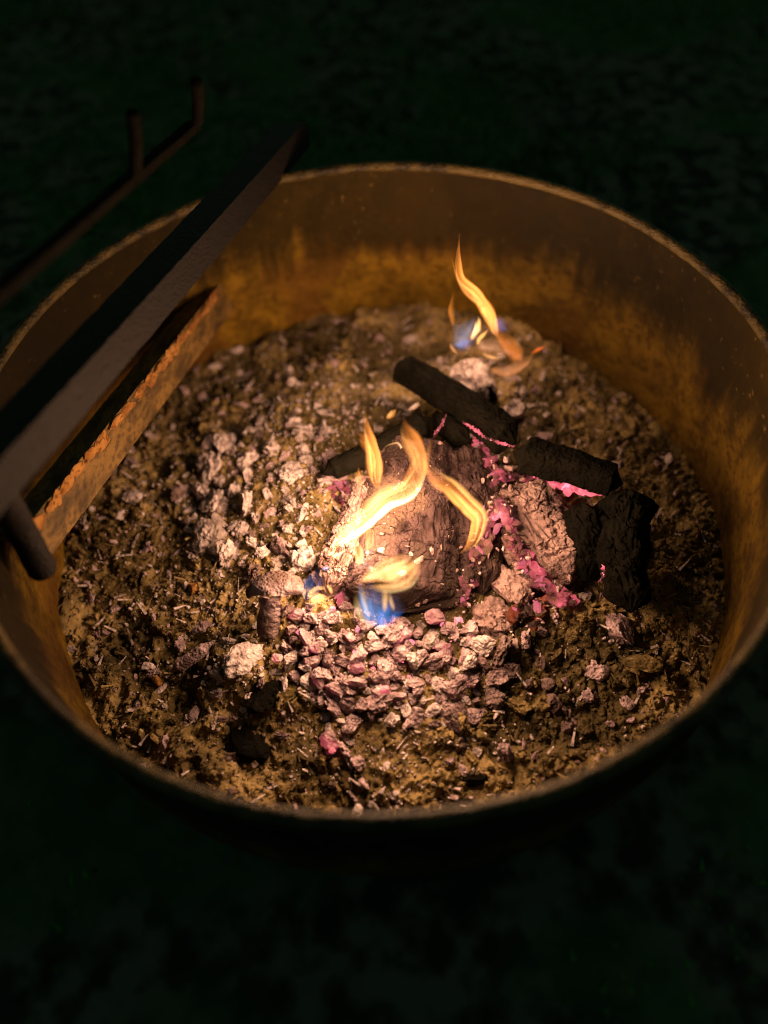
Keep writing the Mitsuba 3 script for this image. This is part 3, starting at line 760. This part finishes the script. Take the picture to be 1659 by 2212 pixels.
key = thing('ash_strip', 'bent pale ash strip with an arched top in front of the left log', 'bark strip')
zc = 0.046
cap = [[at(533, 1278, zc - 0.016), at(556, 1248, zc - 0.004), at(604, 1236, zc), at(640, 1246, zc - 0.004), at(655, 1262, zc - 0.018)],
       [at(536, 1288, zc - 0.016), at(560, 1266, zc + 0.002), at(600, 1260, zc + 0.006), at(632, 1270, zc + 0.002), at(654, 1274, zc - 0.018)],
       [at(538, 1292, zc - 0.018), at(562, 1284, zc), at(594, 1288, zc + 0.004), at(622, 1284, zc - 0.004), at(652, 1280, zc - 0.022)]]
obj('cap', sheet(cap, 0.003, 31, 24, 40), 'coal', key, smooth=32)
stem = [[at(560, 1288, zc), at(582, 1290, zc + 0.004), at(606, 1288, zc - 0.001)], [at(562, 1312, zc - 0.012), at(582, 1314, zc - 0.008), at(604, 1312, zc - 0.013)],
        [at(556, 1340, zc - 0.028), at(580, 1342, zc - 0.023), at(603, 1338, zc - 0.028)], [at(560, 1376, zc - 0.045), at(580, 1378, zc - 0.040), at(600, 1374, zc - 0.046)]]
obj('stem', sheet(stem, 0.003, 32, 40, 20), 'coal', key, smooth=32)

# ------------------------------------------------------------------ the grate standing over the left of the ring
grate = thing('fire_grate', 'rusty iron cooking grate swung up over the left side of the ring', 'grate')
U = np.array([0.296, 0.942, -0.157]); U /= np.linalg.norm(U)
SIDE = np.cross(U, [0, 0, 1.0]); SIDE /= np.linalg.norm(SIDE)       # to the right
UP = np.cross(SIDE, U)


def bar(p, length, prof, seed, rough=0.0008, step=0.004, roll=0.0):
    """a rough bar from p along U with the closed profile [(side, up), ...]"""
    pr = V(prof)
    # refine the outline
    out = []
    for a, b in zip(pr, np.roll(pr, -1, 0)):
        k = max(1, int(np.linalg.norm(b - a) / 0.003))
        out += [a + (b - a) * i / k for i in range(k)]
    pr = V(out); m = len(pr)
    n = int(length / step)
    q = np.linspace(0, length, n)
    S2, U2 = SIDE * math.cos(roll) + UP * math.sin(roll), UP * math.cos(roll) - SIDE * math.sin(roll)
    v = V(p) + pr[:, None, :1] * S2 + pr[:, None, 1:] * U2 + q[None, :, None] * U
    v = v + rough * 2 * np.stack([meshkit.fbm(v * 160 + k * 9 + seed, 3, seed + k) - 0.5 for k in range(3)], -1)
    verts = v.reshape(-1, 3); faces = [grid_faces(m, n, True)]
    c0, c1 = v[:, 0].mean(0), v[:, -1].mean(0)
    verts = np.vstack([verts, c0, c1])
    i = np.arange(m) * n
    faces += [np.stack([i, np.full(m, m * n), np.roll(i, -1)], 1), np.stack([i + n - 1, np.roll(i, -1) + n - 1, np.full(m, m * n + 1)], 1)]
    me = trimesh.Trimesh(verts, np.vstack(faces), process=False)
    me.fix_normals()
    return me


def angle_bar(pa, za, pb, flange, web, thick, seed):
    """angle iron: the flange to the left of its lit edge, the web hanging under the edge; its length ends where (pb) is seen"""
    p = at(*pa, za)
    best = min(np.linspace(0.1, 1.2, 1200), key=lambda L: abs(project(p + U * L)[1] - pb[1]))
    return p, best, bar(p, best, [(0, 0), (0, -thick), (-0.004, -thick - 0.001), (-0.004, -web), (-0.009, -web), (-0.010, -thick - 0.003), (-flange, -thick), (-flange, 0)], seed, roll=0.30)


def project(p):
    p = V(p) - [0, 0, CAM_H]
    c, s = math.cos(PITCH), math.sin(PITCH)
    fz = p[1] * c - p[2] * s; u = p[1] * s + p[2] * c
    a, b = p[0] / fz, u / fz
    c, s = math.cos(ROLL), math.sin(ROLL)
    a, b = c * a + s * b, -s * a + c * b
    return np.array([829.5 + F * a, 1106 - F * b])


pA, LA, mA = angle_bar((48, 1150), 0.150, (480, 600), 0.034, 0.045, 0.012, 41)
obj('bar', mA, 'rust_bar', grate, smooth=32, label='lowest bar with a thick flaking rust edge')
# flaking rust along the edge of the lowest bar
rg = np.random.default_rng(5)
q = 0.004
while q < LA - 0.05:
    ln = rg.uniform(0.012, 0.04)
    wd = rg.uniform(0.011, 0.018)
    c = pA + U * (q + ln / 2) + SIDE * 0.0022 + UP * (-0.0065 + rg.uniform(-0.002, 0.002))
    m = rock(600 + int(q * 1e4), 2, 7, 0.22, (1, 1, 1))
    v = np.array(m.vertices) * [ln / 2 * 1.25, 0.0030, wd / 2 * 1.2]
    tw = rg.uniform(-0.12, 0.12)
    m.invert()
    m.vertices = c + v[:, :1] * (U * math.cos(tw) + UP * math.sin(tw)) + v[:, 1:2] * SIDE + v[:, 2:] * (UP * math.cos(tw) - U * math.sin(tw))
    obj('rust_flake', m, 'rust_flake', grate, smooth=30)
    q += ln * 0.93

pB, LB, mB = angle_bar((205, 766), 0.30, (690, 262), 0.036, 0.030, 0.030, 43)
pB0 = pB - U * 0.25
obj('bar', bar(pB0, LB + 0.25, [(0, 0), (0, -0.032), (-0.042, -0.032), (-0.042, 0)], 43, roll=0.15), 'sooty_iron', grate, smooth=32)
pC, LC, mC = angle_bar((160, 495), 0.40, (440, 262), 0.012, 0.010, 0.010, 45)
pC0 = pC - U * 0.30
obj('bar', bar(pC0, LC + 0.30, [(0, 0), (0, -0.008), (-0.012, -0.008), (-0.012, 0)], 45), 'char', grate, smooth=32)


def rod(pts, r, seed, n=60, nu=18, cap=True):
    pts = V(pts)
    d = np.r_[0, np.cumsum(np.linalg.norm(np.diff(pts, axis=0), axis=1))]
    q = np.linspace(0, d[-1], n)
    c = np.stack([np.interp(q, d, pts[:, k]) for k in range(3)], 1)
    for _ in range(4):
        c[1:-1] = (c[:-2] + 2 * c[1:-1] + c[2:]) / 4
    t, u, w = frame(pts[-1] - pts[0])
    th = np.linspace(0, 2 * np.pi, nu + 1)[:-1]
    rr = r * np.sqrt(np.clip(np.minimum(q, d[-1] - q) / (r * 0.5) + 0.06, 0, 1))
    v = c[None] + rr[None, :, None] * (np.cos(th)[:, None, None] * u + np.sin(th)[:, None, None] * w)
    v = v + 0.0012 * np.stack([meshkit.fbm(v * 150 + k * 9 + seed, 3, seed + k) - 0.5 for k in range(3)], -1)
    m = trimesh.Trimesh(np.vstack([v.reshape(-1, 3), c[0], c[-1]]), np.vstack([grid_faces(nu, n, True),
        np.stack([np.arange(nu) * n, np.full(nu, nu * n), np.roll(np.arange(nu) * n, -1)], 1), np.stack([np.arange(nu) * n + n - 1, np.roll(np.arange(nu) * n, -1) + n - 1, np.full(nu, nu * n + 1)], 1)]), process=False)
    m.fix_normals()
    return m


endp = at(97, 1240, 0.135)
obj('end_rod', rod([endp, at(40, 1135, 0.19), at(-40, 1000, 0.30)], 0.0135, 51, 90), 'sooty_iron', grate, smooth=32, label='round iron rod crossing the near ends of the bars')
for (x, x2, y2) in ((432, 424, 172), (293, 286, 236)):
    base = min((pC0 + U * q for q in np.linspace(0, LC + 0.295, 600)), key=lambda p: abs(project(p)[0] - x))
    tip = at(x2, y2, base[2] + 0.055)
    obj('handle', rod([base, (base + tip) / 2 + [0.002, 0, 0.002], tip], 0.0055, 53, 40), 'char', grate, smooth=32)


# ------------------------------------------------------------------ flames
LIGHT = 2.0
FIRE = (1.0, 0.56, 0.31)
HOT = (1.2, 0.9, 0.6)


def tongue(parent, path, Y, K=9, color=(1.9, 0.86, 0.30), lean=0.0, skew=0.0, thick=0.45, trim=0.30, power=0.6, core=None, part='flame_sheet', n=48, weight=1.0, lo=0.08, light=0.0, rims=1.0, at_=(0.4, 0.55, 0.7, 0.85)):
    """A flame: nested closed shells of glowing gas round a bent centre line, so that it is brightest through its middle and thins out to its edges.
    path: (x, y, width), seen where the upright plane y = Y (leaning back by lean) is met."""
    pts = []
    for x, y, w in path:
        p = aty(x, y, Y)
        for _ in range(3):
            p = aty(x, y, Y + lean * (p[2] - 0.05))
        dist = np.dot(p - eye, fwd)
        pts.append([*p, w / 2 * dist / F * (0.86 if color[0] > color[2] else 1.0)])
    pts = V(pts)
    d = np.r_[0, np.cumsum(np.linalg.norm(np.diff(pts[:, :3], axis=0), axis=1))]
    from scipy.interpolate import PchipInterpolator
    q = np.linspace(0, d[-1], n)
    c = np.stack([PchipInterpolator(d, pts[:, k])(q) for k in range(4)], 1)
    for _ in range(2):
        c[1:-1, :3] = (c[:-2, :3] + 2 * c[1:-1, :3] + c[2:, :3]) / 4
    cc, ww = c[:, :3], c[:, 3]
    if color[0] > 1.4 * color[2]:
        color = (color[0] * 1.12, color[1] * 0.96, color[2] * 0.66)
    cc = cc + np.array([0, 0.008, 0]) * (meshkit.fbm(np.stack([q * 18, q * 0 + Y * 7, q * 0], -1), 2, 3) - 0.5)[:, None] * 2
    tan = np.gradient(cc, axis=0); tan /= np.linalg.norm(tan, axis=1, keepdims=True)
    side = np.cross(tan, [0, 0.62, -0.78]); side /= np.linalg.norm(side, axis=1, keepdims=True) + 1e-12
    dep = np.cross(side, tan)

    def shells(fs, cc, ww, nu, n2, off=0.0):
        th = np.linspace(0, 2 * np.pi, nu + 1)[:-1]
        ms = []
        for f in fs:
            a, b = (1 - f) * trim * 0.6, 1 - (1 - f) * trim
            i = np.linspace(a * (n - 1), b * (n - 1), n2)
            g = lambda X: np.stack([np.interp(i, np.arange(n), X[:, k]) for k in range(X.shape[1])], 1)
            C_, S_, D_ = g(cc), g(side), g(dep)
            W = np.interp(i, np.arange(n), ww)
            s = np.linspace(0, 1, n2)
            r = f * W * np.clip(np.minimum(s / 0.15, (1 - s) / 0.45), 0.0, 1) ** 0.8
            lick = 1 + 0.5 * (meshkit.fbm(np.stack([np.cos(th)[:, None] * 0.9 + 0 * s, np.sin(th)[:, None] * 0.9 + 0 * s, i[None] / n * d[-1] * 55 + Y * 31 + off + 0 * th[:, None]], -1), 2, 12) - 0.5)
            C_ = C_ + S_ * (skew * W * (1 - f))[:, None]
            v = C_[None] + (r[None] * lick)[..., None] * (np.cos(th)[:, None, None] * S_ + thick * np.sin(th)[:, None, None] * D_)
            ms.append((v.reshape(-1, 3), grid_faces(nu, n2, True)))
        if trimesh.Trimesh(*ms[-1], process=False).volume < 0:
            ms = [(v, f[:, ::-1]) for v, f in ms]
        return ms

    def emit(ms, L, w_, name=part):
        at0 = np.cumsum([0] + [len(v) for v, _ in ms])
        m = trimesh.Trimesh(np.vstack([v for v, _ in ms]), np.vstack([f + a for (_, f), a in zip(ms, at0)]), process=False)
        obj(name, m, 'burnt_gas', parent, smooth=True, emitter={'type': 'area', 'radiance': {'type': 'rgb', 'value': [float(x) for x in L]}, 'sampling_weight': w_})

    wide = max(p[2] for p in path)
    K = 5 if wide < 14 else 7 if wide < 30 else 9
    fs = [max(lo, (k / K) ** power) for k in range(1, K + 1)]
    h = K // 2
    col = V(color) / (0.5 * (K - h) + 1.5 * h) * (0.80 if wide >= 14 else 1.0)
    emit(shells(fs[h:], cc, ww, 14, n), col * 0.55 * ([1.0, 0.70, 0.45] if color[0] > color[2] else [1, 1, 1]), 0.1 * weight)
    emit(shells(fs[:h], cc, ww, 14, n), col * 1.45 * ([1.0, 0.88, 0.80] if color[0] > color[2] else [1, 1, 1]), 0.2 * weight)
    if wide >= 14 and rims > 0:
        # a flame is a hollow sheet: brighter along its rims, where it is seen edge on, with a few folds between them
        rg = np.random.default_rng(int(abs(path[0][0] * 7 + path[0][1] * 13)))
        t = np.linspace(0, 1, n)
        sg = -1.0 if skew > 0 else 1.0
        ms = []
        for k, (o, w_, u0, u1) in enumerate([(0.66 * sg, 0.34, 0.0, 0.90), (0.05 * sg, 0.42, 0.10, 0.72)]):
            wav = (0.45 if k < 2 else 1.1) * (meshkit.noise(np.stack([t * rg.uniform(2, 4) + k * 5, 0 * t, 0 * t], -1), k + 3) - 0.5)
            fade = np.clip(np.minimum((t - u0) / 0.25, (u1 - t) / 0.35), 0.02, 1)
            o_ = (o + wav) * np.clip(np.minimum(t / 0.1, (1 - t) / 0.2), 0.1, 1)
            c2 = cc + side * (ww * o_)[:, None] + dep * (ww * thick * 0.5 * rg.uniform(-1, 1))[:, None]
            ms += shells([0.25, 0.5, 0.75, 1.0], c2, ww * w_ * fade, 9, 36, k * 3.7)
        emit(ms, V(color) * rims * 0.62 / 4 * [1.0, 1.08, 1.15], 0.2 * weight, 'flame_rims')
    em = lambda L, w_: {'type': 'area', 'radiance': {'type': 'rgb', 'value': [float(x) for x in L]}, 'sampling_weight': w_}
    for k, u in enumerate(np.repeat(at_, 3) if light else ()):       # the light that the flame itself gives
        i = int(u * (n - 1))
        jit = np.random.default_rng(k).normal(size=3) * [0.010, 0.008, 0.008]
        scene[numbered('flame_light', parent)] = {'type': 'point', 'position': (cc[i] + jit + [0, 0, 0.004]).tolist(), 'intensity': {'type': 'rgb', 'value': [light / len(at_) / 3 * LIGHT * x for x in FIRE]}, 'sampling_weight': 2.0 * light / 0.05}
    if core:
        emit(shells([0.10, 0.18, core], cc, ww, 10, n), V(HOT), 0.4 * weight, 'flame_core')


def c4(*pp):
    return [(603.4 + x * 0.4629, 850.3 + y * 0.4629, w * 0.4629) for x, y, w in pp]


def r4(*pp):
    return [(630.9 + x * 0.2811, 1124.5 + y * 0.2811, w * 0.2811) for x, y, w in pp]


def b5(*pp):
    return [(932.5 + x * 0.1984, 493.7 + y * 0.1984, w * 0.1984) for x, y, w in pp]


Y1 = at(720, 1190, 0.03)[1]
fl = thing('flame', 'tall slanting yellow flame rising across the thick log', 'flame')
tongue(fl, c4((208, 748, 20), (265, 702, 70), (340, 652, 110), (420, 575, 136), (500, 500, 150), (600, 440, 150), (655, 365, 120), (684, 285, 110), (712, 200, 50)), Y1, K=12, core=0.26, skew=-0.75, color=(2.4, 1.3, 0.56), light=0.065, at_=(0.5, 0.65, 0.8, 0.93), power=0.85)
tongue(fl, c4((345, 600, 20), (330, 660, 56), (290, 700, 60), (255, 722, 44), (225, 738, 18)), Y1 - 0.004, K=8, core=0.30, color=(2.4, 1.6, 0.9))
tongue(fl, c4((665, 380, 30), (640, 290, 110), (608, 215, 110), (588, 155, 60), (580, 110, 10)), Y1 + 0.004, K=8, color=(1.25, 0.55, 0.17), skew=-0.8, light=0.035, at_=(0.45, 0.6, 0.75, 0.9), power=0.95)
tongue(fl, c4((832, 730, 8), (872, 706, 50), (914, 660, 80), (936, 600, 92), (884, 535, 96), (800, 455, 108), (730, 390, 116), (688, 340, 96), (665, 270, 30)), Y1 - 0.035, K=11, color=(2.7, 1.3, 0.46), skew=0.85, light=0.045, at_=(0.45, 0.55, 0.65, 0.75), power=0.95)
tongue(fl, c4((510, 440, 16), (480, 480, 56), (445, 545, 60), (400, 610, 30)), Y1 - 0.01, K=8, color=(1.2, 0.58, 0.2), skew=0.5)
tongue(fl, c4((560, 470, 10), (600, 400, 60), (640, 330, 50), (655, 260, 10)), Y1 - 0.004, K=7, color=(0.6, 0.25, 0.07), skew=0.5)
fl2 = thing('flame', 'thin upright yellow flame at the left of the fire', 'flame')
tongue(fl2, c4((480, 452, 14), (448, 400, 84), (442, 340, 92), (434, 270, 80), (416, 190, 66), (402, 115, 32), (394, 60, 6)), Y1 + 0.03, K=10, color=(2.4, 1.1, 0.37), skew=-0.75, light=0.10, at_=(0.2, 0.35, 0.5, 0.65), power=0.9)
tongue(fl2, c4((430, 290, 20), (395, 220, 80), (360, 190, 10)), Y1 + 0.055, K=8, color=(0.5, 0.18, 0.045))
tongue(fl2, c4((380, 450, 10), (374, 400, 40), (370, 350, 6)), Y1 + 0.04, K=7, color=(0.9, 0.4, 0.12))
fl3 = thing('flame', 'narrow flame licking up the gap between the two burning logs', 'flame')
tongue(fl3, r4((400, 480, 10), (462, 440, 76), (478, 385, 76), (520, 340, 84), (505, 250, 110), (480, 150, 96), (470, 90, 30)), Y1 - 0.03, K=9, color=(1.7, 0.85, 0.33), skew=-0.6, light=0.05, at_=(0.5, 0.65, 0.8))
tongue(fl3, r4((440, 470, 8), (465, 430, 50), (480, 380, 30), (478, 340, 8)), Y1 - 0.034, K=7, color=(1.6, 1.1, 0.6), core=0.3)
tongue(fl3, r4((560, 260, 20), (590, 180, 80), (600, 100, 76), (640, 20, 20)), Y1 - 0.01, K=8, color=(1.2, 0.52, 0.16), skew=0.6)
Y5 = at(860, 1270, 0.09)[1] - 0.015
fl4 = thing('flame', 'broad cream leaf shaped flame on the near end of the thick log', 'flame')
tongue(fl4, r4((480, 470, 14), (570, 430, 60), (680, 400, 120), (790, 395, 190), (890, 375, 220), (955, 320, 150), (1000, 250, 20)), Y5, color=(1.9, 1.25, 0.62), thick=0.35, power=0.7, light=0.06, at_=(0.55, 0.7, 0.82, 0.92))
tongue(fl4, r4((560, 480, 14), (650, 490, 60), (780, 495, 84), (890, 475, 90), (950, 410, 80), (990, 290, 14)), Y5 - 0.006, color=(1.3, 0.9, 0.5), power=0.9, skew=0.6)
tongue(fl4, r4((500, 450, 14), (600, 385, 70), (720, 325, 90), (840, 300, 100), (940, 285, 70), (1000, 250, 14)), Y5 + 0.004, color=(1.0, 0.62, 0.3), power=0.9, skew=0.4)
tongue(fl4, r4((690, 450, 14), (780, 410, 90), (850, 340, 90), (880, 275, 14)), Y5 - 0.008, color=(0.9, 0.65, 0.35), skew=0.5, power=0.9)
tongue(fl4, r4((600, 460, 10), (700, 430, 50), (800, 440, 60), (870, 470, 14)), Y5 - 0.01, color=(0.6, 0.42, 0.22), power=0.9)
fl5 = thing('flame', 'blue flame hanging off the near end of the thick log', 'flame')
Y6 = at(840, 1310, 0.03)[1] - 0.03
tongue(fl5, r4((700, 830, 40), (690, 750, 260), (660, 670, 380), (620, 570, 330), (580, 470, 120)), Y6, color=(0.10, 0.15, 0.32), thick=0.3, power=1.1)
tongue(fl5, r4((690, 820, 30), (700, 750, 150), (735, 680, 170), (770, 600, 40)), Y6 - 0.004, color=(0.03, 0.16, 0.50), thick=0.3, power=1.1)
tongue(fl5, r4((640, 800, 20), (590, 720, 90), (555, 620, 90), (530, 520, 70), (520, 440, 20)), Y6 - 0.006, color=(0.14, 0.24, 0.45), skew=0.5, power=1.0)
tongue(fl5, r4((704, 700, 10), (712, 620, 46), (712, 560, 56), (690, 515, 50), (630, 500, 14)), Y6 - 0.008, color=(1.3, 0.95, 0.48), skew=-0.6, power=0.9)
tongue(fl5, r4((785, 680, 10), (768, 610, 40), (752, 555, 34), (742, 505, 8)), Y6 - 0.008, color=(0.8, 0.6, 0.34), skew=0.5)
tongue(fl5, r4((600, 740, 14), (565, 640, 50), (540, 560, 50), (530, 460, 20)), Y6 - 0.009, color=(0.6, 0.5, 0.32), skew=-0.6)
tongue(fl5, r4((640, 770, 20), (530, 710, 70), (495, 620, 60), (520, 530, 16)), Y6 - 0.006, color=(0.55, 0.46, 0.25), skew=-0.7)
tongue(fl5, r4((700, 780, 20), (790, 720, 90), (850, 680, 60), (880, 660, 10)), Y6 - 0.005, color=(0.03, 0.10, 0.34), power=1.1)
fl6 = thing('flame', 'small cream flame with a blue fringe at the lower left end', 'flame')
Y7 = at(690, 1290, 0.03)[1]
tongue(fl6, r4((112, 590, 30), (160, 588, 80), (210, 575, 96), (265, 588, 70), (305, 562, 20)), Y7, K=9, color=(1.9, 1.2, 0.6), thick=0.5, power=0.7)
tongue(fl6, r4((140, 590, 16), (138, 545, 46), (190, 510, 50), (240, 520, 50), (258, 565, 16)), Y7 - 0.003, K=7, color=(1.4, 0.9, 0.45))
tongue(fl6, r4((305, 540, 10), (285, 490, 46), (245, 468, 14)), Y7 - 0.002, K=7, color=(1.3, 0.8, 0.35))
tongue(fl6, r4((108, 600, 30), (128, 540, 110), (170, 470, 140), (200, 410, 90), (200, 385, 20)), Y7 + 0.004, K=10, color=(0.07, 0.11, 0.25), skew=0.9, power=1.0)
tongue(fl6, r4((225, 345, 10), (260, 335, 44), (300, 345, 10)), Y7 + 0.02, K=6, color=(0.12, 0.25, 0.55))
tongue(fl6, r4((262, 240, 10), (290, 232, 34), (320, 215, 34), (340, 190, 10)), Y1 - 0.008, K=6, core=0.3, color=(2, 1.5, 1.0))
tongue(fl6, r4((300, 268, 8), (340, 245, 30), (390, 225, 34), (440, 200, 10)), Y1 - 0.008, K=6, core=0.3, color=(2, 1.4, 0.8))
tongue(fl6, r4((320, 215, 10), (318, 165, 30), (350, 138, 32), (390, 160, 30), (370, 200, 10)), Y1 - 0.009, K=6, core=0.3, color=(1.8, 1.3, 0.8))
fl7 = thing('flame', 'little looping white flame behind the thin black stick', 'flame')
Y8 = at(845, 985, 0.06)[1]
tongue(fl7, c4((470, 355, 8), (510, 345, 34), (545, 310, 26), (572, 270, 20), (550, 245, 18), (500, 255, 16), (480, 285, 5)), Y8, K=7, core=0.3, color=(1.6, 1.1, 0.7))
tongue(fl7, c4((490, 360, 14), (530, 320, 80), (560, 260, 20)), Y8 + 0.004, K=7, color=(0.10, 0.14, 0.32))
tongue(fl7, c4((495, 135, 8), (530, 108, 44), (548, 78, 6)), Y8 + 0.05, K=7, color=(0.8, 0.42, 0.17))
tongue(fl7, c4((595, 95, 8), (645, 65, 34), (655, 40, 6)), Y8 + 0.05, K=7, color=(0.7, 0.45, 0.4))
fl8 = thing('flame', 'tall curling yellow flame by itself at the back of the ring', 'flame')
Y9 = at(1030, 770, 0.03)[1] - 0.015
tongue(fl8, b5((735, 1260, 10), (712, 1170, 76), (672, 1060, 140), (628, 930, 180), (545, 800, 170), (455, 690, 165), (365, 630, 155), (310, 540, 140), (298, 400, 140), (300, 250, 110), (306, 130, 54), (306, 70, 10)), Y9, K=12, color=(2.4, 1.12, 0.38), skew=-0.55, light=0.08, at_=(0.45, 0.6, 0.75, 0.9), power=0.9)
tongue(fl8, b5((600, 1060, 10), (560, 930, 70), (490, 800, 60), (420, 740, 50), (340, 660, 46), (285, 570, 44), (245, 440, 36), (212, 300, 5)), Y9 - 0.003, K=8, color=(1.2, 0.6, 0.22), skew=-0.5)
tongue(fl8, b5((425, 1260, 14), (465, 1170, 70), (500, 1080, 90), (512, 1000, 120), (500, 930, 60)), Y9 - 0.006, K=9, color=(2.2, 1.6, 0.95), power=0.5)
tongue(fl8, b5((500, 1320, 10), (520, 1220, 56), (575, 1140, 56), (640, 1062, 12)), Y9 - 0.008, K=7, color=(1.4, 0.95, 0.38))
tongue(fl8, b5((200, 1300, 60), (290, 1260, 230), (390, 1120, 320), (480, 930, 110)), Y9 + 0.004, K=10, color=(0.24, 0.25, 0.33), thick=0.3, power=1.0, rims=0.25)
tongue(fl8, b5((430, 1250, 40), (350, 1270, 130), (250, 1300, 40)), Y9 - 0.004, K=8, color=(0.08, 0.17, 0.52), rims=0.4)
tongue(fl8, b5((290, 1400, 8), (225, 1320, 44), (200, 1250, 30), (240, 1225, 8)), Y9 - 0.006, K=7, color=(1.0, 0.55, 0.33), skew=-0.6)
tongue(fl8, b5((440, 1300, 40), (540, 1310, 200), (660, 1300, 290), (780, 1330, 240), (900, 1370, 50)), Y9 + 0.002, K=11, color=(0.42, 0.25, 0.20), thick=0.4, power=1.0, rims=0.25)
tongue(fl8, b5((540, 1370, 10), (650, 1412, 40), (790, 1412, 8)), Y9 - 0.006, K=7, color=(1.3, 0.85, 0.5))
tongue(fl8, b5((1000, 1470, 30), (940, 1380, 200), (860, 1280, 240), (760, 1180, 220), (710, 1060, 40)), Y9 + 0.006, K=9, color=(0.62, 0.21, 0.05), thick=0.4, skew=0.4, rims=0.2)
tongue(fl8, b5((600, 1560, 20), (760, 1560, 130), (920, 1500, 170), (1030, 1420, 160), (1120, 1330, 20)), Y9 - 0.012, K=10, color=(0.55, 0.27, 0.17), thick=0.4, skew=-0.5, rims=0.5)
tongue(fl8, b5((1080, 1400, 8), (1160, 1340, 50), (1275, 1258, 6)), Y9 - 0.012, K=7, color=(0.8, 0.17, 0.02), rims=0.4)
tongue(fl8, b5((680, 980, 30), (760, 1080, 170), (850, 1110, 30)), Y9 + 0.008, K=8, color=(0.15, 0.11, 0.24), thick=0.4, rims=0.2)
tongue(fl8, b5((245, 1120, 14), (228, 1000, 60), (208, 880, 80), (220, 780, 64), (240, 640, 10)), Y9 + 0.004, K=8, color=(0.6, 0.24, 0.05), skew=0.5, rims=0.6)
